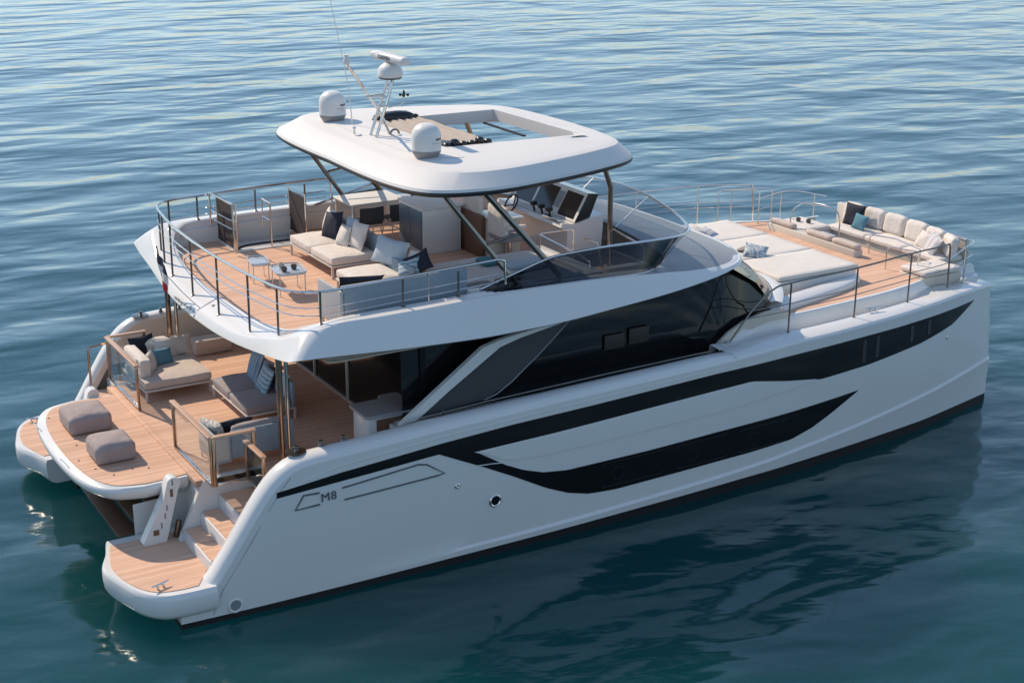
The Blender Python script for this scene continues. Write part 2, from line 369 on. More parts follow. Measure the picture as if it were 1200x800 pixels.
# ------------------------------------------------------------------ yacht
Y = thing('catamaran_yacht', 'large white power catamaran with dark glass and hardtop floating on calm blue sea', 'yacht')
WX = [-.2, .68, 1.9, 3.4, 5, 8, 10.45, 12.6, 15, 17.2, 19.66]; WY = [4.15, 4.25, 4.32, 4.37, 4.39, 4.41, 4.39, 4.33, 4.13, 3.87, 3.36]
SX = [-.2, .68, 2, 4, 8, 12, 14, 16, 17.5, 18.6, 19.3, 19.72]; SY = [4.3, 4.36, 4.43, 4.47, 4.48, 4.45, 4.35, 4.12, 3.85, 3.55, 3.32, 3.15]
def smooth_tab(X, T, n=400):
    xs = [X[0]+(X[-1]-X[0])*i/n for i in range(n+1)]; ys = [interp(x, X, T) for x in xs]
    for _ in range(60): ys = [ys[0]]+[(ys[i-1]+ys[i]*2+ys[i+1])/4 for i in range(1, n)]+[ys[-1]]
    return xs, ys
WX, WY = smooth_tab(WX, WY); SX, SY = smooth_tab(SX, SY)
CX = [.68, 4.6, 6.66, 8.46, 11.2, 12.5, 14.87, 17.0, 19.66]; CZ = [.30, .30, .31, .34, .42, .48, .66, .85, 1.07]
BX = [.68, 3, 8, 12, 19.66]; BZ = [.10, .12, .17, .22, .2]
TX = [.68, 1.05, 1.2, 2.15, 2.45, 2.75, 5, 8, 11, 13, 18, 19.0, 19.72]; TZ = [.42, .44, .52, 2.0, 2.32, 2.44, 2.55, 2.64, 2.70, 2.78, 2.78, 2.73, 2.65]
TXs, TZs = smooth_tab(TX, TZ, 800)
def Yh(x, z, knuckle=True):
    s = max(-.2, min(1.15, z/2.6)); w = interp(x, WX, WY); h = interp(x, SX, SY)
    y = w+(h-w)*s+.05*math.sin(math.pi*max(0, min(1, s)))
    if knuckle:
        f = max(0, min(1, (x-3)/4)); c = interp(x, CX, CZ)
        if z < c: y += 0.045*f*max(0, 1-(c-z)/0.5)*min(1, (c-z)/0.05)
        else: y -= 0.0
    return y
xs_h = [.68, .85, 1.0, 1.1, 1.2, 1.35, 1.55, 1.8, 2.0, 2.15, 2.3, 2.4, 2.5, 2.6, 2.75, 3.0] + [3.4+.4*i for i in range(38)] + [18.7, 18.95, 19.2, 19.4, 19.55, 19.66]
xs_h = sorted(x for x in xs_h if x <= 19.66)
ztop = lambda x: interp(x, TXs, TZs)
# hull side skins, bow faces and tunnel sides -> one hull mesh
hull = MB(); boot = MB()
for sg in (-1, 1):
    rows = []
    for x in xs_h:
        zt = ztop(x); bz = interp(x, BX, BZ); c = interp(x, CX, CZ)
        lv = [bz, (bz+c-.05)/2, c-.05, c]
        lv = [min(v, zt) for v in lv]
        for k in range(1, 9): lv.append(c+(zt-c)*k/8 if zt > c else zt)
        rows.append([(x, sg*Yh(x, z), z) for z in lv])
    hull.loft(rows)
    # stem: rounded bow face turning inboard to the tunnel wall
    inner = []
    last = rows[-1]
    r1 = [(19.72, sg*(abs(p[1])-.06), p[2]) for p in last]; r2_ = [(19.70, sg*(abs(p[1])-.16), p[2]) for p in last]
    r3 = [(19.4, sg*(abs(p[1])-.5), p[2]) for p in last]
    r4 = [(17.0, sg*2.35, min(p[2], 2.4)) for p in last]; r5 = [(8.0, sg*1.95, min(p[2], 1.5)) for p in last]; r6 = [(.68, sg*1.95, min(p[2], 1.25)) for p in last]
    hull.loft([last, r1, r2_, r3, r4, r5, r6])
    # boot
    brow = []
    for x in xs_h:
        bz = interp(x, BX, BZ); brow.append([(x, sg*Yh(x, z), z) for z in (-.7, -.2, 0, bz)])
    l0 = brow[-1]
    brow += [[(19.72, sg*(abs(p[1])-.06), p[2]) for p in l0], [(19.70, sg*(abs(p[1])-.16), p[2]) for p in l0], [(19.4, sg*(abs(p[1])-.5), p[2]) for p in l0],
             [(17, sg*2.35, p[2]) for p in l0], [(8, sg*1.95, p[2]) for p in l0], [(.68, sg*1.95, p[2]) for p in l0], brow[0]]
    boot.loft(brow)
    # transom closing plate at stern
    hull.add([(.68, sg*4.25, .1), (.68, sg*1.95, .1), (.68, sg*1.95, .6), (.68, sg*4.3, .45)], [(0, 1, 2, 3)])
# bow front face between hulls and bridge deck underside
hull.loft([[(19.70, 3.0, 1.3), (19.70, 3.0, 2.65)], [(19.85, 1.8, 1.4), (19.9, 1.8, 2.8)], [(19.9, 0, 1.4), (19.95, 0, 2.82)], [(19.85, -1.8, 1.4), (19.9, -1.8, 2.8)], [(19.70, -3.0, 1.3), (19.70, -3.0, 2.65)]])
hull.loft([[(19.7, -3, 1.3), (17, -2.3, 1.0), (8, -1.9, .95), (1.6, -1.9, .95)], [(19.7, 3, 1.3), (17, 2.3, 1.0), (8, 1.9, .95), (1.6, 1.9, .95)]])
HULL = obj('hull', hull, GEL, Y, ang=28)
obj('boot_stripe', boot, BLACKP, Y)

# gunwale caps with inner walls
def gun_inner(x):   # bottom level inside
    return 1.72 if x < 4.9 else 2.4
for sg in (-1, 1):
    g = MB(); rows = []; lin = []
    prev = None
    xs_g = [x for x in xs_h if 1.05 <= x <= 11.45] + [11.55, 11.64]
    for x in xs_g:
        zt = ztop(x); sl = (ztop(x+.06)-ztop(x-.06))/.12; nx, nz = -sl/math.hypot(sl, 1), 1/math.hypot(sl, 1)
        y0 = Yh(x, zt)
        prof = [(0, 0), (.015, .04), (.05, .08), (.11, .112), (.19, .128), (.28, .128), (.35, .115), (.39, .085), (.405, .03)]
        hb = 1-.55*max(0, min(1, (x-10.9)/.7))**2
        row = [(x+nx*h*hb, sg*(y0-d), zt+nz*h*hb) for d, h in prof]
        zb = 1.66 if x < 4.9 else min(2.36, zt-.1)
        zb = min(zb, zt-.02)
        if x < 2.75: zb = max(.62, min(1.66, zt-.15)) if x > 1.3 else .5
        rows.append(row); lin.append([(row[-1][0], row[-1][1], row[-1][2]), (x, sg*(y0-.412), (row[-1][2]+zb)/2), (x, sg*(y0-.42), zb)])
    g.loft(rows)
    obj('gunwale_liner', MB().loft(lin), LINER, Y)
    # end cap at stern
    obj('gunwale', g, GEL, Y, ang=50)
# foredeck gunwale cap: outer shelf, sloped inner side up to the raised deck
def deck_edge(x): return interp(x, [11.5, 13.4, 14.4, 16.3, 17.3, 17.9, 18.4, 18.8], [3.58, 3.5, 3.46, 3.30, 3.12, 2.95, 2.75, 2.6])
for sg in (-1, 1):
    g = MB(); rows = []
    xs_g = [11.5, 11.6, 11.7, 12, 12.4, 12.8, 13.2, 13.6, 14, 14.5, 15, 15.5, 16, 16.5, 17, 17.4, 17.8, 18.1, 18.4, 18.7, 19.0, 19.25, 19.45, 19.6, 19.7]
    for x in xs_g:
        zt = ztop(x); y0 = Yh(x, zt)
        ramp = max(0, min(1, (x-11.5)/.9)); ramp = ramp*ramp*(3-2*ramp)
        e = min(deck_edge(x), y0-.3)
        zd = 2.42 + (3.0-2.42)*ramp
        f = max(0, min(1, (18.0-x)/.7))
        base = zt+.06
        mid = base - .13*f*ramp
        yi = e + (y0-e)*(.42 if f > 0 else .42)
        row = [(x, sg*y0, zt), (x, sg*(y0-.012), zt+.035), (x, sg*(y0-.05), zt+.06), (x, sg*(yi+.03), base+.008), (x, sg*yi, base-.02*f), (x, sg*(yi-.05), mid), (x, sg*(e+.06), mid+.01), (x, sg*(e+.01), zd-.02), (x, sg*(e-.03), zd+.012), (x, sg*(e-.10), zd+.01)]
        rows.append(row)
    g.loft(rows)
    obj('foredeck_gunwale', g, GEL, Y, ang=40)

# hull windows following the hull side
def hull_patch(up, lo, x0, x1, n, off=0.006, depth=None):
    """up/lo are (x,z) lists -> strip on both sides"""
    ux, uz = zip(*up); lx, lz = zip(*lo); rows = []
    for i in range(n+1):
        x = x0+(x1-x0)*i/n; a = interp(x, ux, uz); b = interp(x, lx, lz)
        if a < b: a = b
        rows.append((x, a, b))
    return rows
def patch_obj(name, rows, sg, m, off=.006, k=4, parent=None):
    mb = MB(); L = []
    for x, a, b in rows: L.append([(x, sg*(Yh(x, b+(a-b)*j/k)+off), b+(a-b)*j/k) for j in range(k+1)])
    mb.loft(L)
    # thin return edges so the pane has thickness
    mb.loft([[r[0] for r in L], [(p[0], p[1]-sg*(off+.02), p[2]) for p in [r[0] for r in L]]]); mb.loft([[r[-1] for r in L], [(p[0], p[1]-sg*(off+.02), p[2]) for p in [r[-1] for r in L]]])
    return obj(name, mb, m, parent or Y)
upA = [(2.33, 2.09), (3.41, 2.21), (5.19, 2.34), (6.61, 2.41), (8.37, 2.455), (9.48, 2.49), (11.04, 2.54), (13.63, 2.575), (14.39, 2.575), (16.32, 2.56), (18.86, 2.54)]
loA = [(2.27, 1.99), (3.41, 2.06), (5.18, 2.16), (5.89, 2.06), (7.45, 2.09), (9.49, 2.16), (11.06, 2.21), (11.92, 2.23), (13.4, 1.96), (13.76, 1.92), (15.1, 1.94), (16.82, 2.05), (17.95, 2.21), (18.86, 2.54)]
upB = [(5.2, 2.17), (5.89, 2.06), (6.2, 1.87), (6.47, 1.70), (6.85, 1.52), (7.25, 1.39), (7.74, 1.325), (9.53, 1.325), (11.12, 1.36), (13.06, 1.385), (14.89, 1.44)]
loB = [(5.2, 2.155), (6.06, 1.74), (6.61, 1.46), (7.32, 1.07), (7.78, .87), (8.24, .745), (8.81, .70), (9.57, .71), (11.18, .735), (12.01, .745), (13.08, .78), (13.6, .9), (14.09, 1.09), (14.89, 1.44)]
for sg in (-1, 1):
    wA = patch_obj('hull_window', hull_patch(upA, loA, 2.3, 18.86, 120), sg, HGLASS)
    wB = patch_obj('hull_window', hull_patch(upB, loB, 5.2, 14.89, 90), sg, HGLASS, off=.008)
    for X0, X1 in ((8.5, 9.9), (10.2, 11.4), (11.7, 12.9)):
        mb = MB(); zz = (.80, 1.27)
        pts = rpoly(rect(X0, X1, zz[0], zz[1]), .06)
        mb.tube([(p[0], sg*(Yh(p[0], p[1])+.012), p[1]) for p in pts], .004, 5, True); obj('pane_frame', mb, BLACK, wB)
        cx = X0+.35; mb = MB(); mb.tube([(cx+.13*math.cos(a), sg*(Yh(cx, 1.03)+.012), 1.03+.13*math.sin(a)) for a in [2*math.pi*k/20 for k in range(20)]], .009, 5, True)
        obj('porthole_ring', mb, BLACK, wB)
    for X0 in (14.9, 15.3, 16.4, 17.0):
        obj('window_divider', MB().loft([[(X0, sg*(Yh(X0, z)+.012), z), (X0+.1, sg*(Yh(X0+.1, z)+.012), z)] for z in (interp(X0, [14.9, 17.1], [2.02, 2.2]), 2.5)]), DIVID, wA)
    mb = MB(); mb.tube([(x, sg*(Yh(x, z)+.012), z) for x, z in ((5.92, 1.80), (6.2, 1.78), (6.45, 1.745))], .009, 5); obj('window_trim_line', mb, GEL, wB)
    # recessed panel emboss between the two bands (white knife shape)
    kn = patch_obj('hull_side_panel', hull_patch([(5.98, 2.035), (7.45, 2.06), (9.49, 2.13), (11.0, 2.18), (11.9, 2.2), (13.6, 1.95)], [(5.98, 2.03), (6.5, 1.78), (7.25, 1.72), (9.5, 1.75), (11.3, 1.78), (13.6, 1.93)], 5.98, 13.6, 60), sg, GEL, off=.02)
    # model badge outline
    b = MB(); brk = [(3.02, 1.94), (2.75, 1.95), (2.6, 1.72), (3.02, 1.735)]
    b.tube([(x, sg*(Yh(x, z)+.004), z) for x, z in brk], .018, 6)
    lg = [(3.42, 1.94), (4.1, 2.0), (4.79, 2.06), (4.95, 2.03), (5.29, 1.80), (5.14, 1.785), (4.3, 1.755), (3.45, 1.725)]
    b.tube([(x, sg*(Yh(x, z)+.004), z) for x, z in lg], .016, 6)
    obj('badge_outline', b, GREYPAINT, Y)
    fc = bpy.data.curves.new('badge_text', 'FONT'); fc.body = 'M8'; fc.size = .21; fc.extrude = .004; fc.space_character = 1.1
    fo = bpy.data.objects.new('badge_text_tmp', fc); COL.objects.link(fo)
    bpy.context.view_layer.update(); me = bpy.data.meshes.new_from_object(fo); bpy.data.objects.remove(fo)
    me.materials.append(GREYPAINT); fo = bpy.data.objects.new('badge_lettering', me); COL.objects.link(fo); fo.parent = Y
    yy = sg*(Yh(3.2, 1.8)+.014)
    if sg < 0: fo.matrix_world = Matrix.Translation((3.04, yy, 1.77)) @ Matrix.Rotation(R(2), 4, 'Y').inverted() @ Matrix.Rotation(R(90), 4, 'X')
    else: fo.matrix_world = Matrix.Translation((3.4, yy, 1.77)) @ Matrix.Rotation(R(180), 4, 'Z') @ Matrix.Rotation(R(90), 4, 'X')
    # porthole, exhaust, drains
    def ring(c, r, name, m1, m2):
        x, z = c; y = sg*(Yh(x, z)+.004)
        q = MB().tube([(x+r*math.cos(a), y, z+r*math.sin(a)) for a in [2*math.pi*k/24 for k in range(24)]], .022, 6, True)
        pr = obj(name, q, m1, Y)
        d = MB(); d.loft([[(x+r*math.cos(2*math.pi*k/24), y-sg*.0+sg*.006, z+r*math.sin(2*math.pi*k/24)) for k in range(24)], [(x, y+sg*.008, z)]*24], True)
        obj('disc', d, m2, pr)
    ring((6.28, 1.06), .10, 'porthole', STEEL, HGLASS)
    ring((1.56, .24), .11, 'exhaust_outlet', GEL, SEAM)
    ring((5.53, 1.51), .03, 'drain_fitting', STEEL, BLACK)
    ring((17.77, 1.96), .02, 'drain_fitting', STEEL, BLACK)
# crease under the gunwale
for sg in (-1, 1):
    c = MB(); L = []
    for i in range(80):
        x = 2.75+i*(11.3-2.75)/79; z = interp(x, [2.75, 3.4, 5.3, 7.3, 9.5, 11.3], [2.18, 2.33, 2.46, 2.53, 2.585, 2.62]) ; L.append((x, sg*(Yh(x, z)+.002), z))
    # subtle rub line
    c.tube(L, .010, 5); obj('rub_line', c, GEL, Y)
    c = MB(); L = []
    for x, z in ((2.55, 2.30), (2.32, 2.05), (1.85, 1.32), (1.37, .59), (1.25, .3), (1.2, .16)): L.append((x, sg*(Yh(x, z)+.0), z))
    c.tube(L, .006, 5); obj('mould_seam', c, SEAM, Y)

# ---- stern platforms
def swim(sg):
    body = [(.16, 1.98), (.05, 2.35), (-.12, 2.75), (-.16, 3.05), (-.06, 3.5), (.10, 4.0), (.36, 4.32), (.70, 4.42), (1.25, 4.44), (1.4, 4.2), (1.4, 1.98)]
    body = [(x, sg*y) for x, y in crom(body[:9], 5)] + [(1.4, sg*4.2), (1.4, sg*1.98)] if False else [(p[0], sg*p[1]) for p in crom([(x, y, 0) for x, y in body[:9]], 5)] + [(1.4, sg*4.2), (1.4, sg*1.98)]
    zb = .20
    rows = []
    c = (0.9, sg*3.2)
    for z, k in ((zb, .78), (.24, .90), (.30, .955), (.36, .985), (.50, 1.0), (.62, 1.0), (.675, .985), (.70, .962)):
        rows.append([(c[0]+(x-c[0])*k if x < 1.3 else x, c[1]+(y-c[1])*(k if abs(y) > 2.2 else 1), z) for x, y in body])
    b = obj('swim_platform', MB().loft(rows, True, True, True), GEL, Y, ang=40)
    tk = [(.18, 2.2), (.1, 2.45), (-.0, 2.85), (-.02, 3.1), (.03, 3.5), (.17, 3.9), (.38, 4.15), (.7, 4.24), (1.0, 4.25)]
    tk = [(p[0], sg*p[1]) for p in crom([(x, y, 0) for x, y in tk], 4)] + [(1.28, sg*3.82), (1.5, sg*3.7), (1.5, sg*2.2)]
    obj('teak_deck', MB().prism(tk, .69, .712), TEAK, b)
    cleat((.45, sg*4.05, .712), b, R(20)*-sg)
def cleat(c, parent, rz=0, s=1.0, name='cleat'):
    mb = MB()
    mb.tube([(-.16*s, 0, .085*s), (-.08*s, 0, .075*s), (.08*s, 0, .075*s), (.16*s, 0, .085*s)], [.012*s, .018*s, .018*s, .012*s], 8)
    for x in (-.055, .055): mb.tube([(x*s, 0, 0), (x*s, 0, .075*s)], [.022*s, .014*s], 8)
    mb.xf(Matrix.Translation(c) @ Matrix.Rotation(rz, 4, 'Z'))
    return obj(name, mb, STEEL, parent)
swim(-1); swim(1)
# lower hull pads under the platforms
for sg in (-1, 1):
    obj('hull_skeg', MB().box((.7, sg*2.1, -.4), (1.5, sg*4.1, .2), .05), GEL, Y)
    # steps
    for x0, x1, z in ((1.30, 1.72, .93), (1.62, 2.05, 1.18), (1.95, 2.5, 1.43)):
        st = obj('stair_step', MB().box((x0, sg*2.62, .5), (x1+.5, sg*3.98, z-.012), .012), GEL, Y)
        obj('step_tread', MB().box((x0+.03, sg*2.66, z-.014), (x1+.25, sg*3.97, z+.006)), TEAK, st)
    # outboard quarter inner wall and stair side wall
    sw = MB(); 
    P = [(1.22, .66), (2.2, .66), (2.75, 1.7), (2.75, 1.74), (1.78, 1.74), (1.70, 1.70)]
    sw.loft([[(x, sg*2.52, z) for x, z in P], [(x, sg*2.62, z) for x, z in P]], True, True, True)
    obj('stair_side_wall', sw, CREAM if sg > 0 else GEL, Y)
# tender platform
plat = [(1.58, 2.24), (.8, 2.30), (.34, 2.16), (.10, 1.88), (-.06, 1.4), (-.14, .7), (-.16, 0)]
pl = [(p[0], p[1]) for p in crom([(x, y, 0) for x, y in plat[1:]], 5)]
pl = [(1.58, 2.24)] + pl; pl2 = pl + [(x, -y) for x, y in reversed(pl[:-1])]
rows = []
for z, ins in ((1.36, .42), (1.385, .26), (1.44, .12), (1.52, .03), (1.60, 0), (1.66, .01), (1.685, .035)):
    rows.append([(x+ins*max(0, 1-max(0, x)/1.3), y*(1-ins/2.7), z) for x, y in pl2])
TP = obj('tender_platform', MB().loft(rows, True, True, True), GEL, Y, ang=45)
tk = [(1.64 if x > 1.5 else x+.15*max(0, 1-x/1.7), y*.955) for x, y in pl2]
obj('teak_deck', MB().prism(tk, 1.683, 1.700), TEAK, TP)
for sg in (-1, 1):
    a = MB(); pr = [(1.24+.12*math.cos(t), 1.72+.12*math.sin(t)) for t in [R(d) for d in (150, 110, 70, 30, -10, -50)]] + [(1.06, .71), (.98, .69), (.70, .69), (.66, .74), (1.06, 1.5)]
    a.loft([[(x, sg*2.30, z) for x, z in pr], [(x, sg*2.50, z) for x, z in pr]], True, True, True)
    arm = obj('lift_arm', a, GEL, TP, ang=50)
    obj('arm_slot', MB().box((1.17, sg*2.495, 1.50), (1.22, sg*2.508, 1.64), .01), WOOD, arm)
    for x, z in ((1.22, 1.75), (1.10, 1.32), (1.06, 1.18), (.99, 1.02)):
        obj('arm_bolt', MB().box((x-.012, sg*2.49, z-.05), (x+.012, sg*2.506, z+.05)), SEAM, arm)
    obj('arm_bracket', MB().box((.84, sg*2.495, .86), (.94, sg*2.51, .96), .01), WOOD, arm)
    obj('arm_ram', MB().tube([(1.25, sg*2.4, .72), (1.32, sg*2.4, 1.0)], .05, 8), DKSTEEL, TP)
for yy in (1.35, -.55):
    h = MB().tube([(-.10, yy+.12, 1.69), (-.09, yy+.05, 1.695), (-.07, yy-.35, 1.697)], .010, 6); obj('platform_latch', h, STEEL, TP)
for x, y in ((.2, 1.55), (.35, .3), (.3, 0.0), (.3, -1.2), (.5, -1.6), (.85, -1.5), (1.1, -1.6), (.15, -.7)):
    obj('deck_socket', MB().lathe((x, y, 1.700), [(.02, 0), (.018, .008)], 8), DKSTEEL, TP)
# transom face, underside steps between the hulls
tr = MB().box((1.62, -2.52, .6), (1.95, 2.52, 1.66), .02); obj('transom', tr, GEL, Y)
for k in range(3): obj('underside_step', MB().box((1.0-.28*k, -1.75, 1.05-.22*k), (1.35-.28*k, 1.75, 1.08-.22*k), .01), WOOD, Y)
# ---- cockpit deck
ck = MB().prism([(1.62, -2.58), (1.62, 2.58), (1.95, 2.62), (2.5, 2.62), (2.5, 4.03), (6.2, 4.03), (6.2, -4.03), (2.5, -4.03), (2.5, -2.62), (1.95, -2.62)], 1.60, 1.72)
obj('cockpit_deck', ck, TEAK, Y, smooth=False)
obj('cockpit_sill', MB().box((1.585, -2.6, 1.62), (1.70, 2.6, 1.728), .006), TEAK, Y)
# side decks
for sg in (-1, 1):
    obj('side_deck', MB().box((4.9, sg*3.35, 2.30), (11.9, sg*4.05, 2.42)), GELROUGH, Y)
    obj('side_deck_end', MB().box((4.78, sg*3.42, 1.72), (4.92, sg*4.04, 2.425), .02), GEL, Y)
# cockpit inner liner and moorings on the gunwale
for sg in (-1, 1):
    for x in (2.78, 3.2, 3.6):
        mb = MB()
        if x < 3: mb.lathe((x, sg*4.12, 2.575), [(.17, 0), (.17, .012), (.12, .02)], 20); mb.xf(Matrix.Identity(4))
        mb.lathe((x+.02, sg*4.12, 2.585 if x < 3 else 2.60), [(.05, 0), (.028, .03), (.028, .055), (.048, .07), (.04, .085)], 14)
        obj('mooring_winch' if x < 3 else 'mooring_bollard', mb, DKSTEEL, Y)
# ---- cockpit gates (glass balustrades with teak caps)
def balustrade(p0, p1, zb, zt, legs=True, post='both', glass=CLEAR):
    p0 = Vector(p0); p1 = Vector(p1); d = (p1-p0); L = d.length; ang = math.atan2(d.y, d.x)
    r = bpy.data.objects.new('balustrade', None); COL.objects.link(r); r.parent = Y; r.location = (p0.x, p0.y, zb); r.rotation_euler = (0, 0, ang)
    H = zt-zb
    obj('teak_cap', MB().box((-.04, -.05, H-.03), (L+.04, .05, H+.01), .012), TEAKCAP, r)
    for x in ([0, L] if post == 'both' else [0]): obj('post', MB().box((x-.03, -.025, 0), (x+.03, .025, H-.03), .006), BRONZE, r)
    obj('glass_panel', MB().box((.05, -.006, .06), (L-.05, .006, H-.06)), glass, r)
    obj('bottom_rail', MB().box((0.04, -.03, .015), (L-.04, .03, .05), .006), STEEL, r)
    return r
for sg in (-1, 1):
    balustrade((1.76, sg*1.05, 0), (1.76, sg*2.95, 0), 1.735, 2.62)
    balustrade((1.80, sg*2.98, 0), (2.50, sg*2.98, 0), 1.735, 2.62)
    if sg < 0: balustrade((2.36, -3.0, 0), (2.36, -3.75, 0), 1.735, 2.45, glass=SMOKE)
obj('stair_handrail', MB().tube([(1.46, 3.3, 1.5), (1.46, 3.3, 2.30), (1.50, 3.3, 2.35), (2.0, 3.3, 2.40)], .024, 8), BRONZE, Y)

# overhang posts
for sg in (-1, 1):
    obj('overhang_post', MB().tube([(3.02, sg*2.93, 1.72), (3.02, sg*2.93, 3.85)], .055, 12), BRONZE, Y)
    obj('overhang_post', MB().tube([(3.16, sg*2.90, 1.72), (3.16, sg*2.90, 3.85)], .035, 12), STEEL, Y)

# ---- saloon
bk = obj('saloon_bulkhead', MB().box((5.4, -3.42, 1.72), (5.5, 3.42, 3.74)), HGLASS, Y)
for y in (-2.9, -.38, 1.2, 3.0): obj('door_frame', MB().box((5.36, y-.02, 1.725), (5.42, y+.02, 3.735)), ALU, bk)
obj('door_track', MB().box((5.35, -3.4, 1.70), (5.42, 3.4, 1.745)), ALU, bk)
for sg in (-1, 1):
    sd = MB(); ux = [5.0, 6.0, 8, 10, 11, 11.9, 12.6]; rows = []
    for x in [5.05+.35*i for i in range(24)]:
        x = min(x, 13.3)
        zb = interp(x, [5, 6.8, 9.1, 11.0, 11.76, 12.4, 13.3], [2.30, 2.33, 2.42, 2.50, 2.62, 2.95, 3.30]); zt = interp(x, [5, 10, 12, 13.3], [3.98, 4.05, 4.12, 3.45])
        if x > 12.6: zt = interp(x, [12.6, 13.3], [4.0, 3.34])
        ym = interp(x, [5, 11, 12.4, 13.3], [3.42, 3.42, 3.40, 3.26]); yt = interp(x, [5, 11, 12, 12.6, 13.3], [3.36, 3.36, 3.3, 3.1, 3.25])
        rows.append([(x, sg*(ym+(yt-ym)*k/4), zb+(zt-zb)*k/4) for k in range(5)])
    sgm = obj('saloon_side_glass', sd.loft(rows), GLASS, Y)
    # aft fashion plate with mesh panel
    yy = 3.78
    outer = [(4.78, 2.52), (6.40, 3.64), (6.70, 3.72), (7.2, 3.79), (8.45, 3.92)]
    inner = [(5.12, 2.56), (5.75, 2.98), (6.75, 3.60), (7.15, 3.70), (8.20, 3.87)]
    pm = MB(); pm.loft([[(a[0], sg*(yy+.05), a[1]) for a in outer], [(a[0], sg*(yy+.05), a[1]) for a in inner], [(a[0], sg*(yy-.05), a[1]) for a in inner], [(a[0], sg*(yy-.05), a[1]) for a in outer], [(a[0], sg*(yy+.05), a[1]) for a in outer]])
    pil = obj('side_pillar', pm, GEL, Y)
    rb = [(8.20, 3.87), (8.0, 3.68), (7.55, 3.31), (7.0, 2.9), (6.7, 2.73), (6.45, 2.66), (5.12, 2.56)]
    ms = MB(); top = [inner[0], (5.75, 2.98), (6.3, 3.32), (6.75, 3.60), (7.15, 3.70), (7.7, 3.79), (8.20, 3.87)]; bot = [(5.12, 2.56), (5.75, 2.61), (6.45, 2.66), (7.0, 2.9), (7.55, 3.31), (8.0, 3.68), (8.2, 3.87)]
    ms.loft([[(a[0], sg*yy, a[1]) for a in top], [(a[0], sg*yy, a[1]) for a in bot], [(a[0], sg*(yy-.015), a[1]) for a in bot], [(a[0], sg*(yy-.015), a[1]) for a in top]])
    obj('mesh_panel', ms, SUNMESH, pil)
    obj('panel_edge', MB().tube([(a[0], sg*(yy+.01), a[1]) for a in rb[:6]], .014, 6), SEAM, pil)
    hr = MB().tube([(5.15, sg*3.86, 2.60), (6.5, sg*3.86, 2.66), (9, sg*3.86, 2.72), (11.0, sg*3.84, 2.74), (11.7, sg*3.82, 2.72)], .018, 8)
    for x in (5.6, 6.6, 7.6, 8.6, 9.6, 10.6): hr.tube([(x, sg*3.86, 2.66), (x, sg*3.9, 2.52)], .012, 6)
    obj('side_handrail', hr, DKSTEEL, Y)
# interior hints seen through the side glass: pale shades
obj('window_blind', MB().box((9.2, -3.44, 3.0), (9.65, -3.432, 3.28), .002), BLIND, Y)
obj('window_blind', MB().box((9.75, -3.44, 3.02), (10.2, -3.432, 3.33), .002), BLIND, Y)
# windshield
bc = [(13.25, 3.30, 3.28), (13.75, 2.75, 3.3), (14.1, 2.15, 3.3), (14.38, 1.3, 3.3), (14.45, .5, 3.3)]
tc_ = [(12.3, 3.25, 4.08), (12.5, 2.8, 4.1), (12.75, 2.2, 4.12), (12.9, 1.3, 4.14), (12.95, .5, 4.14)]
bcf = [(x, -y, z) for x, y, z in bc] + list(reversed(bc)); tcf = [(x, -y, z) for x, y, z in tc_] + list(reversed(tc_))
bcf = crom(bcf, 4); tcf = crom(tcf, 4)
obj('windshield', MB().loft([tcf, [tuple((Vector(a)+Vector(b))/2+Vector((.1, 0, .05))) for a, b in zip(tcf, bcf)], bcf]), GLASS, Y)
# bar cabinet in cockpit
bar = bpy.data.objects.new('cockpit_bar', None); COL.objects.link(bar); bar.parent = Y
obj('cabinet', MB().box((4.42, -3.36, 1.72), (5.36, -2.72, 2.55), .05), GEL, bar)
obj('worktop', slab(rpoly([(4.36, -3.42), (5.40, -3.42), (5.40, -2.5), (5.0, -2.5), (4.97, -2.66), (4.36, -2.66)], .1), 2.55, 2.60, .02), mat('grey_stone_top', (.30, .28, .28), .35, var=.1), bar)
obj('wood_front', MB().box((4.58, -3.375, 1.80), (5.2, -3.36, 2.5)), WOOD, bar)
obj('cockpit_locker', MB().box((3.7, 3.45, 1.72), (4.5, 3.85, 2.05), .05), BEIGE, Y)

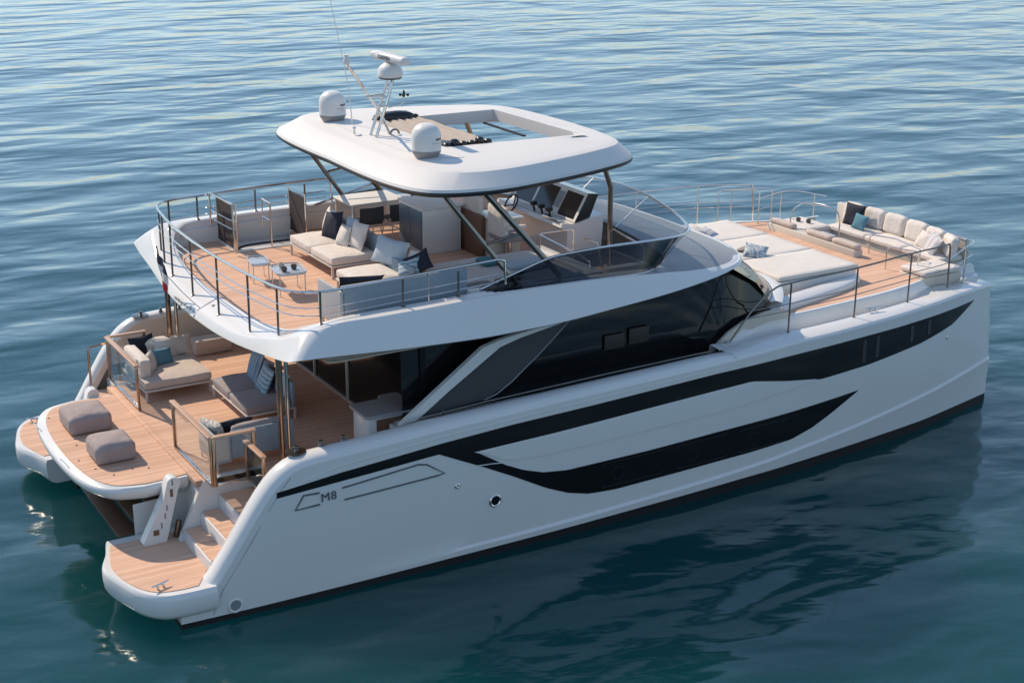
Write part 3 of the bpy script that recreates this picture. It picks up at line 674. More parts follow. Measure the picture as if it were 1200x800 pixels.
# ---- flybridge shell
ST = [((2.55, 0, 3.74), (2.62, 0, 3.87), (3.06, 0, 4.07)), ((2.58, -1, 3.745), (2.65, -1, 3.88), (3.08, -.98, 4.075)), ((2.65, -2, 3.79), (2.72, -2, 3.94), (3.12, -1.95, 4.10)),
      ((2.74, -3.05, 3.90), (2.86, -3.0, 4.14), (3.22, -2.85, 4.22)), ((2.77, -3.9, 4.04), (3.0, -3.66, 4.36), (3.34, -3.37, 4.40)), ((2.84, -4.22, 4.14), (3.22, -3.92, 4.47), (3.58, -3.60, 4.50)),
      ((3.4, -4.26, 4.125), (3.65, -3.95, 4.53), (3.8, -3.66, 4.55)), ((4.4, -4.25, 4.06), (4.4, -3.95, 4.55), (4.4, -3.66, 4.57)), ((5.2, -4.25, 4.02), (5.2, -3.95, 4.56), (5.2, -3.66, 4.58)),
      ((6.15, -4.24, 3.985), (6.15, -3.94, 4.58), (6.15, -3.65, 4.595)), ((7.1, -4.22, 3.985), (7.1, -3.92, 4.58), (7.1, -3.63, 4.60)), ((7.9, -4.2, 4.0), (7.9, -3.9, 4.565), (7.9, -3.6, 4.58)), ((8.9, -4.15, 4.055), (8.9, -3.85, 4.52), (8.9, -3.55, 4.54)),
      ((10, -4.03, 4.095), (10, -3.77, 4.42), (10, -3.47, 4.46)), ((11, -3.85, 4.135), (11, -3.67, 4.32), (11, -3.4, 4.37)), ((11.9, -3.58, 4.17), (11.88, -3.48, 4.245), (11.8, -3.3, 4.29)),
      ((12.6, -3.12, 4.175), (12.57, -3.05, 4.225), (12.45, -2.95, 4.27)), ((13.02, -2.35, 4.18), (12.98, -2.3, 4.225), (12.85, -2.25, 4.27)), ((13.16, -1.3, 4.18), (13.12, -1.3, 4.225), (12.98, -1.3, 4.27)), ((13.2, 0, 4.18), (13.16, 0, 4.225), (13.02, 0, 4.27))]
FO = Vector((-.22, -.38, .13)); ZF = 4.08
MARK = []
def mark(): MARK.append(set(bpy.data.objects))
def shift():
    old = MARK.pop()
    for o in bpy.data.objects:
        if o not in old and (o.parent is None or o.parent == FB): o.location = Vector(o.location) + FO
def full(k): 
    h = crom([s[k] for s in ST], 4)
    return h + [(x, -y, z) for x, y, z in reversed(h[1:-1])]
Lo, Ri, In = full(0), full(1), full(2)
def mixp(a, b, t, push=(0, 0, 0)): return tuple(a[i]+(b[i]-a[i])*t+push[i] for i in range(3))
def cen(p, k, dz=0):  # toward centreline
    cx = 7.8; return (cx+(p[0]-cx)*k, p[1]*k, p[2]+dz)
shell = [[cen(p, .80) [:2]+(3.72,) for p in Lo], [cen(p, .95, -.03)[:2]+(max(3.70, p[2]-.05),) for p in Lo], [cen(p, .992, -.025) for p in Lo], Lo]
shell += [[mixp(a, b, t, (0, 0, .02*math.sin(math.pi*t))) for a, b in zip(Lo, Ri)] for t in (.12, .5, .88)] + [Ri]
shell += [[mixp(a, b, .12, (0, 0, .008)) for a, b in zip(Ri, In)], [mixp(a, b, .9, (0, 0, .004)) for a, b in zip(Ri, In)], In]
shell += [[cen(p, .992, -.02) for p in In], [cen(p, .985)[:2]+(4.0,) for p in In]]
FB = obj('flybridge', MB().loft(shell, True), GEL, Y, ang=30)
cl = MB().prism([(x, y) for x, y, z in [cen(p, .82) for p in Lo]], 3.715, 3.735); obj('overhang_ceiling', cl, CREAM, FB, smooth=False)
# teak sole with stair opening on the port side
op = (4.66, 6.1, 3.02, 3.50)
sole_out = [(x, y) for x, y, z in [cen(p, .983) for p in In] if x < 11.0]
# sole made of strips around the stairwell
fs = MB()
def halfw(x):
    return interp(x, [3.06, 3.08, 3.12, 3.22, 3.34, 3.58, 3.8, 7.1, 8.9, 10, 11], [0, .98, 1.95, 2.85, 3.32, 3.57, 3.63, 3.6, 3.52, 3.44, 3.37])
xsF = [3.065, 3.08, 3.1, 3.12, 3.17, 3.22, 3.34, 3.46, 3.58, 3.8, 4.44, 5.88, 7.1, 8.9, 10, 11]
for a, b in zip(xsF[:-1], xsF[1:]):
    ya, yb = halfw(a), halfw(b); z = ZF
    if a >= 4.43 and b <= 5.89: fs.add([(a, -ya, z), (b, -yb, z), (b, 2.64, z), (a, 2.64, z)], [(0, 1, 2, 3)])
    else: fs.add([(a, -ya, z), (b, -yb, z), (b, yb, z), (a, ya, z)], [(0, 1, 2, 3)])
obj('flybridge_deck', fs, TEAK, FB, smooth=False)
# stairwell
mark()
sw = MB()
sw.loft([[(4.66, 3.02, 3.952), (6.1, 3.02, 3.952), (6.1, 4.0, 3.952), (4.66, 4.0, 3.952)], [(4.66, 3.02, 3.0), (6.1, 3.02, 3.0), (6.1, 4.0, 3.0), (4.66, 4.0, 3.0)]], True, False, True)
obj('stairwell', sw, GEL, FB, smooth=False)
obj('stairwell_trim', MB().box((4.62, 2.94, 3.945), (6.14, 3.02, 3.975), .01).box((4.58, 2.94, 3.945), (4.66, 4.0, 3.972), .01), GEL, FB)
obj('hatch_lid', MB().box((4.72, 3.08, 3.86), (6.06, 3.96, 3.90), .02), GEL, FB)
obj('hatch_rim', MB().tube(crom([(4.70, 3.06, 3.915), (4.82, 3.40, 3.915), (5.2, 3.52, 3.915), (6.05, 3.50, 3.915)], 5), .022, 6), TRIM, FB)
shift()
# port liner ledge inside coaming
for sg in (-1, 1):
    L = [s[2] for s in ST[5:13]]; L = crom([(x, sg*abs(y), z) for x, y, z in L], 3)
    obj('coaming_ledge', MB().loft([[(x, sg*(abs(y)-.03), z-.16) for x, y, z in L], [(x, sg*(abs(y)-.09), z-.165) for x, y, z in L], [(x, sg*(abs(y)-.10), z-.19) for x, y, z in L], [(x, sg*(abs(y)-.05), ZF) for x, y, z in L]]), GELROUGH, FB)

# ---- flybridge railing
def rail_path():
    h = [(6.8, 3.66, 5.12), (5.8, 3.70, 5.10), (4.8, 3.71, 5.07), (3.9, 3.70, 5.04), (3.38, 3.63, 5.03), (3.05, 3.3, 5.03), (2.9, 2.5, 5.03), (2.80, 1.5, 5.03), (2.76, .4, 5.03)]
    return h
hp = crom(rail_path()[::-1], 4); hp = [(x, -y, z) for x, y, z in reversed(hp)] + hp
top = MB().tube(hp, .024, 8); obj('top_rail', top, STEEL, FB)
for dz in (.27, .40):
    obj('mid_rail', MB().tube([(x, y, z-dz) for x, y, z in hp if x < 6.85], .010, 6), STEEL, FB)
for sg in (-1, 1):
    obj('rail_end', MB().tube([(6.8, sg*3.66, 5.12), (6.92, sg*3.66, 5.08), (6.95, sg*3.66, 4.55)], .022, 8), STEEL, FB)
for x, y, zb in ((2.84, 1.9, 3.98), (2.79, .6, 3.94), (2.80, -.75, 3.94), (2.86, -2.1, 3.99), (3.0, -3.05, 4.15), (3.48, -3.70, 4.49), (4.95, -3.71, 4.565), (6.0, -3.70, 4.58), (3.0, 3.05, 4.15), (3.38, 3.62, 4.44), (4.0, 3.70, 4.55), (5.25, 3.71, 4.57), (6.35, 3.70, 4.585), (2.9, 2.55, 4.04)):
    zt = 5.04
    s = MB().tube([(x, y, zb), (x, y, zt)], .020, 8); s.lathe((x, y, zb-.01), [(.05, 0), (.05, .02), (.022, .04)], 10); obj('stanchion', s, DKSTEEL, FB)
# drains / flush fittings on the aft lip and seam lines, faint name marks
for y, a in ((-.1, 0),):
    obj('panel_seam', MB().tube([(3.02, y, 4.055), (2.85, y, 3.984), (2.64, y, 3.884), (2.585, y+.01, 3.81), (2.55, y+.02, 3.755)], .010, 5), SEAM, FB)
    obj('panel_seam', MB().tube([(2.76, 2.0, 3.965), (2.715, 1.0, 3.915), (2.69, .4, 3.908), (2.68, -.1, 3.905)], .010, 5), SEAM, FB)
obj('deck_drain', MB().lathe((2.86, -.3, 3.988), [(.035, 0), (.03, .008)], 10), SEAM, FB)
for k in range(7):
    yk = 1.05-k*.17; obj('name_mark', MB().box((2.58, yk-.05, 3.80), (2.597, yk+.04, 3.84+.01*(k % 2))), FAINT, FB)

mark()
# wind-break screens and stair gates on the fly
def screen_frame(x, y0, y1, zb, zt, parent):
    f = bpy.data.objects.new('wind_screen', None); COL.objects.link(f); f.parent = parent
    obj('fabric', MB().box((x-.012, min(y0, y1)+.03, zb+.05), (x+.012, max(y0, y1)-.03, zt-.06)), BROWNMESH, f)
    fr = MB().tube([(x, y0, zb), (x, y0, zt), (x, y1, zt), (x, y1, zb)], .017, 8); obj('frame', fr, STEEL, f)
    return f
screen_frame(4.60, 3.06, 4.0, 3.96, 4.92, FB)
screen_frame(6.18, 3.14, 4.0, 3.96, 4.9, FB)
g = MB()
g.tube([(4.45, 3.98, 4.3), (4.45, 3.98, 4.98), (4.48, 2.75, 4.98), (4.5, 2.72, 4.0)], .02, 8)
for z in (4.62, 4.45): g.tube([(4.46, 3.95, z), (4.5, 3.0, z), (4.55, 2.8, z)], .012, 6)
g.tube([(4.62, 2.96, 3.95), (4.62, 2.96, 4.93)], .018, 8)
obj('stair_gate', g, STEEL, FB)
g = MB(); g.tube([(5.36, 2.98, 3.95), (5.36, 2.98, 4.85), (5.33, 3.35, 4.88)], .018, 8); g.tube([(5.36, 2.98, 4.5), (5.33, 3.35, 4.52)], .013, 6); g.tube([(5.33, 3.35, 4.9), (5.33, 3.35, 4.3)], .013, 6)
obj('stair_gate', g, STEEL, FB)

shift()
# ---- fly windscreen: tinted panes between base and flared steel rail
rb_ = [(6.5, 3.55, 4.60), (7.17, 3.52, 4.77), (7.86, 3.5, 4.94), (8.3, 3.5, 4.985), (9.2, 3.49, 5.0), (10.1, 3.47, 4.98), (10.75, 3.36, 4.95), (11.2, 3.12, 4.91), (11.6, 2.68, 4.88), (11.8, 2.0, 4.97), (11.86, 1.0, 5.12), (11.88, 0, 5.18)]
bb_ = [(6.45, 3.88, 4.575), (7.0, 3.88, 4.575), (7.6, 3.86, 4.565), (8.3, 3.83, 4.545), (8.9, 3.79, 4.515), (9.6, 3.70, 4.455), (10.15, 3.51, 4.44), (10.55, 3.26, 4.46), (10.85, 2.86, 4.47), (11.0, 2.0, 4.52), (11.1, .95, 4.56), (11.12, 0, 4.57)]
rf = crom([(x, -y, z) for x, y, z in rb_], 4); rf = rf + [(x, -y, z) for x, y, z in reversed(rf[:-1])]
bf = crom([(x, -y, z) for x, y, z in bb_], 4); bf = bf + [(x, -y, z) for x, y, z in reversed(bf[:-1])]
WS = obj('fly_windscreen', MB().loft([bf, rf]), WSGLASS, FB)
ns = 14
obj('smoked_pane', MB().loft([[(x, y*1.002, z) for x, y, z in bf[:26]], [(x, y*1.002, z-.02) for x, y, z in rf[:26]]]), SMOKE, WS)
obj('windscreen_rail', MB().tube(rf, .026, 8), STEEL, WS)
for i in (25, 32, 40, len(rf)-26, len(rf)-33, len(rf)-41):
    obj('windscreen_mullion', MB().tube([bf[i], rf[i]], .012, 6), STEEL if i > 26 else TRIM, WS)
# hood ahead of the windscreen
def near(path, x, side): pass
hoodA = crom([(7.5, 3.87, 4.572), (8.9, 3.80, 4.52), (9.6, 3.71, 4.455), (10.15, 3.52, 4.44), (10.55, 3.27, 4.46), (10.85, 2.87, 4.47), (11.0, 2.0, 4.52), (11.1, .95, 4.56), (11.12, 0, 4.57)], 5)
hoodB = crom([(7.5, 3.885, 4.572), (8.9, 3.835, 4.515), (10, 3.76, 4.415), (10.6, 3.70, 4.36), (11, 3.655, 4.325), (11.8, 3.48, 4.255), (12.5, 3.06, 4.24), (12.94, 2.28, 4.24), (13.08, 0, 4.245)], 5)
hA = [(x, -y, z) for x, y, z in hoodA]; hA += [(x, -y, z) for x, y, z in reversed(hA[:-1])]
hB = [(x, -y, z) for x, y, z in hoodB]; hB += [(x, -y, z) for x, y, z in reversed(hB[:-1])]
obj('windscreen_hood', MB().loft([hA] + [[mixp(a, b, t, (0, 0, .10*math.sin(math.pi*t)*min(1, (Vector(a)-Vector(b)).length/1.8))) for a, b in zip(hA, hB)] for t in (.2, .4, .6, .8, .93)] + [hB]), GREYGEL, FB, ang=60)
# helm platform & instruments
hp_ = bpy.data.objects.new('helm_console', None); COL.objects.link(hp_); hp_.parent = FB
con = MB(); pr = [(9.9, ZF), (10.7, ZF), (10.75, 4.88), (10.44, 4.84), (10.08, 4.76), (9.78, 4.80), (9.74, 4.72), (9.9, 4.62)]
con.loft([[(x, -1.02, z) for x, z in pr], [(x, 1.5, z) for x, z in pr]], True, True, True); obj('console_body', con, GEL, hp_, ang=20)
sh_ = MB(); pr = [(10.08, 4.775), (10.44, 4.85), (10.63, 5.30), (10.40, 5.33)]
sh_.loft([[(x, -.98, z) for x, z in pr], [(x, 1.45, z) for x, z in pr]], True, True, True); obj('console_shroud', sh_, GEL, hp_, ang=20)
obj('shroud_side', MB().loft([[(x, -.982, z) for x, z in pr], [(x, -.995, z) for x, z in pr]], True, True, True), BLACK, hp_)
for y0, y1 in ((-.90, -.30), (-.05, .65), (.72, 1.38)):
    obj('display', MB().loft([[(10.105, y0, 4.82), (10.105, y1, 4.82)], [(10.365, y0, 5.27), (10.365, y1, 5.27)]]), SCREEN, hp_)
obj('side_display', MB().loft([[(10.15, -.27, 4.93), (10.15, -.08, 4.93)], [(10.33, -.27, 5.23), (10.33, -.08, 5.23)]]), SEAM, hp_)
w = MB().tube([(9.66+.11*math.cos(a), .75+.19*math.sin(a), 4.86+.17*math.cos(a)) for a in [2*math.pi*k/20 for k in range(20)]], .018, 6, True)
for k in range(3):
    a = 2*math.pi*k/3; w.tube([(9.72, .75, 4.82), (9.66+.11*math.cos(a), .75+.19*math.sin(a), 4.86+.17*math.cos(a))], .012, 6)
obj('steering_wheel', w, BLACK, hp_)
for y in (.25, -.05, -.35): obj('throttle', MB().tube([(9.92, y, 4.78), (9.88, y, 4.93)], .022, 6).box((9.82, y-.06, 4.9), (9.95, y+.06, 4.99), .025), BLACK, hp_)
obj('console_grab', MB().box((9.74, -.9, 4.80), (9.86, -.3, 4.85), .02), STEEL, hp_)
mark()
def helm_seat(x, y):
    h = bpy.data.objects.new('helm_seat', None); COL.objects.link(h); h.parent = FB; h.location = (x, y, 3.95)
    obj('pedestal', MB().lathe((0, 0, 0), [(.2, 0), (.18, .04), (.07, .08), (.07, .45)], 16), STEEL, h)
    obj('seat', cushion(-.28, .28, -.32, .32, .45, .60), GREYFAB, h)
    bmx = cushion(-.30, -.16, -.32, .32, .55, 1.15); obj('backrest', bmx, WFAB, h)
    for s in (-1, 1): obj('armrest', MB().box((-.25, s*.34-.05, .72), (.2, s*.34+.05, .80), .035, 3), WFAB, h)
    return h
helm_seat(9.0, .75); helm_seat(9.0, -.25)
# bar units on the fly
bu = bpy.data.objects.new('wet_bar', None); COL.objects.link(bu); bu.parent = FB
obj('cabinet', MB().box((7.75, .93, 3.95), (8.6, 2.02, 4.86), .02), GEL, bu)
obj('worktop', MB().box((7.73, .9, 4.86), (8.65, 2.05, 4.90), .015), GELROUGH, bu)
for y0, y1 in ((.98, 1.47), (1.48, 1.97)): obj('door', MB().box((7.735, y0, 4.03), (7.75, y1, 4.82), .004), BLUEDOOR, bu)
bs = bpy.data.objects.new('galley_unit', None); COL.objects.link(bs); bs.parent = FB
obj('cabinet', MB().box((8.75, -.15, 3.95), (9.35, .62, 4.75), .06, 4).box((8.72, .62, 3.95), (8.78, 1.4, 4.85), .01), CREAM, bs)
obj('wood_panel', MB().box((8.65, .2, 3.95), (8.74, 1.4, 4.8), .01), WOOD, bs)
obj('worktop', MB().box((8.72, -.18, 4.75), (9.4, .65, 4.80), .02), GEL, bs)
# starboard settee, steps and rail hoops
se = bpy.data.objects.new('fly_settee', None); COL.objects.link(se); se.parent = FB
obj('base', MB().box((6.55, -3.1, 3.95), (9.0, -.98, 4.28), .03), GEL, se)
obj('top_pad', cushion(6.6, 9.0, -2.95, -1.0, 4.28, 4.38, .008), mat('grey_pad', (.52, .50, .48), .8, var=.04), se)  # plain grey pad, slightly mottled
obj('back_ledge', MB().box((6.55, -3.16, 3.95), (9.3, -2.96, 4.44), .04), GEL, se)
for x0 in (6.75, 7.35): obj('recess', MB().loft([rpoly3 for rpoly3 in [[(x, -3.12+.0*z, z2) for x, z2 in []]]] ) if False else slab(rpoly(rect(x0, x0+.5, -2.75, -2.5), .12), 4.38, 4.40, .008), BLACK, se)
obj('helm_step', MB().box((9.3, -2.75, 3.95), (11.0, -2.2, 4.10), .02).box((9.05, -2.96, 3.95), (9.32, -1.0, 4.42), .03), GEL, FB)
obj('side_bench', MB().box((9.5, -3.0, 3.95), (10.4, -2.8, 4.40), .03), CREAM, FB)
for pts in ([(8.95, -1.5, 4.4), (8.95, -1.5, 4.75), (9.0, -1.5, 4.8), (9.65, -1.5, 4.8), (9.7, -1.5, 4.75), (9.7, -1.5, 3.95)],
            [(8.95, -1.5, 4.78), (9.15, -2.5, 4.62), (9.2, -2.85, 4.55), (9.22, -2.9, 4.2)],
            [(9.9, -1.6, 4.6), (10.0, -1.9, 4.58), (10.05, -1.95, 4.2)],
            [(10.0, -2.3, 4.1), (10.0, -2.3, 4.88), (10.05, -2.32, 4.93), (10.25, -2.95, 4.75), (10.28, -3.0, 4.7), (10.28, -3.02, 4.4)],
            [(10.0, -2.3, 4.55), (10.25, -2.95, 4.45)]):
    obj('grab_rail', MB().tube(pts, .018, 8), STEEL, FB)

shift()
# ---- hardtop
HO = [(5.32, 0), (5.30, 1.0), (5.31, 1.8), (5.36, 2.4), (5.48, 2.95), (5.75, 3.36), (6.3, 3.58), (7.1, 3.62), (8.3, 3.36), (9.3, 3.06), (10.05, 2.75), (10.4, 2.42), (10.58, 1.9), (10.68, 1.1), (10.72, 0)]
ho = crom([(x, y, 0) for x, y in HO], 4); ring0 = [(x, -y) for x, y, z in ho] + [(x, y) for x, y, z in reversed(ho[1:-1])]
def hring(ins, z, crown=0.0):
    out = []
    for x, y in ring0:
        L = math.hypot(x-7.9, y*1.0); f = 1-ins/3.0
        px = 7.9+(x-7.9)*f; py = y*f
        out.append((px, py, z + crown*(1-(y/3.7)**2)))
    return out
OPN = [(6.95, -1.62), (6.95, 1.45), (10.02, 1.45), (9.45, -1.62)]
open_poly = [(6.95, -1.60), (9.72, -1.72), (9.62, 1.42), (6.95, 1.42)]
def to_open(ringp, k):
    """closest param: project each ring point radially onto rounded rect opening"""
    out = []
    cx, cy = 8.35, 0
    for x, y, z in ringp:
        dx, dy = x-cx, y-cy; best = 1e9
        m = len(open_poly)
        for i in range(m):
            a = open_poly[i]; b = open_poly[(i+1) % m]; ex, ey = b[0]-a[0], b[1]-a[1]
            den = dx*ey-dy*ex
            if abs(den) < 1e-9: continue
            t = ((a[0]-cx)*ey-(a[1]-cy)*ex)/den; s = ((a[0]-cx)*dy-(a[1]-cy)*dx)/den
            if t > 0 and -1e-6 <= s <= 1+1e-6: best = min(best, t)
        out.append((cx+dx*best*k, cy+dy*best*k))
    return out
# densify ring near the opening corners
def hring2(ins, z, crown=0.0):
    out = []
    for x, y in ring0:
        k = 1 + 1.1*max(0, min(1, (6.6-x)/1.1))
        f = 1-ins*k/3.0; out.append((7.9+(x-7.9)*f, y*(1-ins*(1+.15*(k-1))/3.0), z))
    return out
R0 = hring(0, 6.33); R1 = hring2(.015, 6.375); R2 = hring2(.24, 6.595); R3 = hring2(.30, 6.612); R3b = hring2(.40, 6.63); R4 = hring(.95, 6.665)
corner_dirs = []
op0 = to_open(R4, 1.0)
R5 = [(x, y, 6.69) for x, y in to_open(R4, 1.06)]; R6 = [(x, y, 6.69) for x, y in op0]; R7 = [(x, y, 6.56) for x, y in op0]; R8 = [(x, y, 6.47) for x, y in to_open(R4, 1.0)]
B2 = [(x, y, 6.43) for x, y in to_open(R4, 1.10)]; B1 = hring(.14, 6.23)
HT = obj('hardtop', MB().loft([R0, R1, R2, R3, R3b, R4, R5, R6, R7, R8, B2, B1], True), SATIN, Y, ang=22)
obj('edge_trim', MB().loft([B1, hring(.05, 6.24), hring(.0, 6.275), hring(-.012, 6.305), R0], True), TRIM, HT)
# awning folded in the aft part of the opening
aw = MB(); rows = []
for i in range(25):
    x = 6.85+i*1.05/24; z = 6.66+.05*abs(math.sin(i*.9))
    rows.append([(x+.02*math.sin(j*1.3+i), -1.42+2.75*j/10, z+.008*math.sin(j*2.1+i)) for j in range(11)])
aw.loft(rows); aw.loft([[(p[0], p[1], 6.60) for p in r] for r in rows])
obj('folded_awning', aw, AWN, HT, ang=60)
for y in (-1.5, 1.42):
    for k in range(6):
        obj('awning_buckle', cushion(6.9+.17*k, 7.03+.17*k, y-.07, y+.07, 6.66, 6.74+.05*(k % 3 == 1), .01, .03, 4), BLACK, HT)
obj('awning_bunch', cushion(6.95, 7.75, 1.28, 1.58, 6.64, 6.80, .04, .07, 8, 91), BLACK, HT)
obj('panel_joint', MB().tube([(x, y, z+.002) for x, y, z in R4 if x < 6.9 and y < 0], .006, 4), FAINT, HT)
obj('panel_joint', MB().tube([(x, y, z+.002) for x, y, z in R4 if x < 6.9 and y > 0], .006, 4), FAINT, HT)
obj('sunroof_strut', MB().box((9.3, -.3, 6.44), (9.36, 1.3, 6.47)), TRIM, HT)
def dome(x, y):
    d = bpy.data.objects.new('satellite_dome', None); COL.objects.link(d); d.parent = HT; d.location = (x, y, 6.665)
    obj('dome_base', MB().lathe((0, 0, 0), [(.20, -.02), (.22, .02), (.255, .07), (.258, .115)], 28), DOMEG, d)
    pr = [(.262, .115), (.264, .25)] + [(.262*math.cos(a)**.8 if a < 1.57 else 0, .34+.235*math.sin(a)) for a in [i*math.pi/2/9 for i in range(0, 9)]] + [(.02, .576)]
    obj('radome', MB().lathe((0, 0, 0), pr, 28), DOMEW, d)
    # maker's marks: a bold dark word and a thin line below it
    for (a0, a1, z0, z1, m_) in ((-70, -35, .30, .335, GREYPAINT), (-88, -36, .245, .258, FAINT), (-60, -40, .20, .208, FAINT)):
        L = []
        for k in range(9):
            a = R(a0+(a1-a0)*k/8-8); L.append([(.2665*math.cos(a), .2665*math.sin(a), z0), (.2665*math.cos(a), .2665*math.sin(a), z1)])
        obj('dome_marking', MB().loft(L), m_, d)
dome(6.30, -2.0); dome(6.30, 2.0)
# radar mast
ms = bpy.data.objects.new('radar_mast', None); COL.objects.link(ms); ms.parent = HT
fr = MB()
for y in (.12, -.12):
    fr.tube([(6.25, y+.05, 6.66), (6.50, y, 7.42), (6.60, y*.8, 7.72)], .03, 8)
fr.tube([(6.62, .1, 6.66), (6.40, .05, 7.1), (5.75, -.0, 8.02)], [.03, .028, .026], 8)
fr.tube([(6.32, .2, 7.25), (6.45, -.2, 7.25)], .014, 6); fr.tube([(6.12, .05, 7.42), (6.5, .12, 7.42)], .014, 6); fr.tube([(6.12, .0, 7.42), (6.5, -.12, 7.42)], .014, 6)
fr.tube([(6.5, -.1, 7.2), (6.66, -.3, 7.28), (6.70, -.35, 7.34), (6.70, -.35, 7.5)], .010, 6)
obj('mast_frame', fr, STEEL, ms)
an = MB().lathe((6.70, -.35, 7.46), [(.02, 0), (.025, .05), (.01, .09)], 8)
for k in range(3):
    a = 2*math.pi*k/3; an.tube([(6.70, -.35, 7.47), (6.70+.07*math.cos(a), -.35+.07*math.sin(a), 7.47)], .006, 5); an.lathe((6.70+.08*math.cos(a), -.35+.08*math.sin(a), 7.43), [(.01, 0), (.03, .02), (.03, .05)], 8)
obj('anemometer', an, BLACK, ms)
obj('radar_base', MB().lathe((6.60, 0, 7.72), [(.20, 0), (.22, .02)], 24), BLACK, ms)
obj('radar_pedestal', MB().lathe((6.60, 0, 7.74), [(.20, 0), (.235, .05), (.23, .14), (.18, .22), (.09, .28)], 24), DOMEW, ms)
ra = MB().box((-.10, -.62, -.075), (.10, .62, .075), .06, 3); ra.xf(Matrix.Translation((6.60, .0, 8.10)) @ Matrix.Rotation(R(3), 4, 'Z')); RA = obj('radar_scanner', ra, DOMEW, ms)
fc = bpy.data.curves.new('radar_text', 'FONT'); fc.body = 'GARMIN'; fc.size = .12; fc.extrude = .002
fo = bpy.data.objects.new('radar_text_tmp', fc); COL.objects.link(fo); bpy.context.view_layer.update(); me = bpy.data.meshes.new_from_object(fo); bpy.data.objects.remove(fo)
me.materials.append(GREYPAINT); fo = bpy.data.objects.new('radar_lettering', me); COL.objects.link(fo); fo.parent = RA
fo.matrix_world = Matrix.Translation((6.60, .0, 8.10)) @ Matrix.Rotation(R(3), 4, 'Z') @ Matrix.Translation((-.104, .28, -.04)) @ Matrix.Rotation(R(-90), 4, 'Z') @ Matrix.Rotation(R(90), 4, 'X')
obj('mast_light', MB().lathe((5.73, -.0, 8.03), [(.03, 0), (.055, .03), (.055, .10), (.045, .12), (.045, .18)], 12), DOMEW, ms)
obj('whip_antenna', MB().tube([(6.40, 1.3, 6.66), (6.36, 1.34, 7.4), (5.9, 1.75, 10.6)], [.012, .008, .004], 6), DOMEW, HT)
obj('cable_coil', MB().tube([(6.62+.09*math.cos(a), -.1, 6.70+.09*abs(math.sin(a))) for a in [math.pi*k/10 for k in range(11)]], .02, 6), DKSTEEL, HT)
obj('gps_antenna', MB().lathe((6.05, .45, 6.66), [(.02, 0), (.015, .1), (.04, .11), (.03, .15)], 10), DOMEW, HT)
# hardtop legs
for sg in (-1, 1):
    lg = MB()
    lg.tube([(5.95, sg*3.2, 6.30), (7.3, sg*3.52, 4.52)], .045, 8)
    lg.tube([(6.72, sg*3.15, 6.30), (8.15, sg*3.52, 4.60)], .055, 8)
    lg.tube([(6.75, sg*3.35, 5.33), (7.45, sg*3.33, 5.43)], .028, 8); lg.tube([(7.2, sg*3.48, 4.75), (8.05, sg*3.48, 4.80)], .028, 8)
    obj('hardtop_leg', lg, DKSTEEL, HT)
    obj('hardtop_post', MB().tube([(9.62, sg*2.62, 6.30), (9.80, sg*2.62, 5.85), (9.82, sg*2.62, 3.98)], .05, 10), BRONZE, HT)

# ---- foredeck
fd = [(12.75, 3.40), (13.4, 3.40), (14.4, 3.36), (16.3, 3.20), (17.3, 3.02), (17.9, 2.85), (18.4, 2.6), (18.6, 2.3)]
fd2 = [(x, -y) for x, y in fd] + [(x, y) for x, y in reversed(fd)]
obj('foredeck', MB().prism(fd2, 2.9, 3.0), TEAK, Y, smooth=False)
# bow well base in front of the settee
obj('bow_base', MB().prism(rpoly([(17.9, -2.95), (19.62, -2.9), (19.85, -1.8), (19.88, 0), (19.85, 1.8), (19.62, 2.9), (17.9, 2.95)], .15), 2.6, 2.84), GEL, Y)
# fairing panel beside the foredeck steps
for sg in (-1, 1):
    fp = MB(); up_ = [(11.75, 2.74), (12.05, 3.05), (12.5, 3.28), (13.0, 3.42), (13.6, 3.48)]; lo_ = [(11.75, 2.7), (12.05, 2.80), (12.5, 2.88), (13.0, 3.0), (13.6, 3.02)]
    up_ = [(11.72, 2.70), (12.0, 2.92), (12.4, 3.10), (12.9, 3.2), (13.35, 3.22)]
    fp.loft([[(x, sg*3.56, z) for x, z in up_], [(x, sg*3.56, z) for x, z in lo_], [(x, sg*3.50, z) for x, z in lo_], [(x, sg*3.50, z) for x, z in up_], [(x, sg*3.56, z) for x, z in up_]])
    obj('fairing_panel', fp, CREAM, Y)
# coachroof under the sunpad with side shelves
cr_ = rpoly([(13.2, -2.9), (14.3, -2.32), (16.5, -2.28), (16.5, 2.28), (14.3, 2.32), (13.2, 2.9)], .08)
obj('coachroof', MB().prism(cr_, 2.98, 3.26), GEL, Y)
for sg in (-1, 1):
    sh = crom([(13.3, 3.34, 0), (14.0, 3.16, 0), (14.8, 2.98, 0), (15.7, 2.76, 0), (16.4, 2.46, 0), (16.62, 2.2, 0)], 5)
    shi = crom([(13.3, 3.08, 0), (14.0, 2.74, 0), (14.8, 2.56, 0), (15.7, 2.38, 0), (16.4, 2.26, 0), (16.55, 2.15, 0)], 5)
    q = MB(); 
    q.loft([[(x, sg*y, 3.0) for x, y, z in sh], [(x, sg*y, 3.09) for x, y, z in sh], [(x, sg*(y-.04), 3.13) for x, y, z in sh], [(x, sg*(y+.02), 3.14) for x, y, z in shi], [(x, sg*(y-.02), 3.02) for x, y, z in shi]])
    obj('coachroof_shelf', q, GEL, Y, ang=45)
# windshield surround: white band at its base
q = MB().loft([[(x+.0, y, z+.012) for x, y, z in bcf], [(x+.10, y*1.01, z+.03) for x, y, z in bcf], [(x+.24, y*1.02, z-.02) for x, y, z in bcf], [(x+.26, y*1.02, z-.07) for x, y, z in bcf]])
obj('windshield_surround', q, GEL, Y, ang=45)
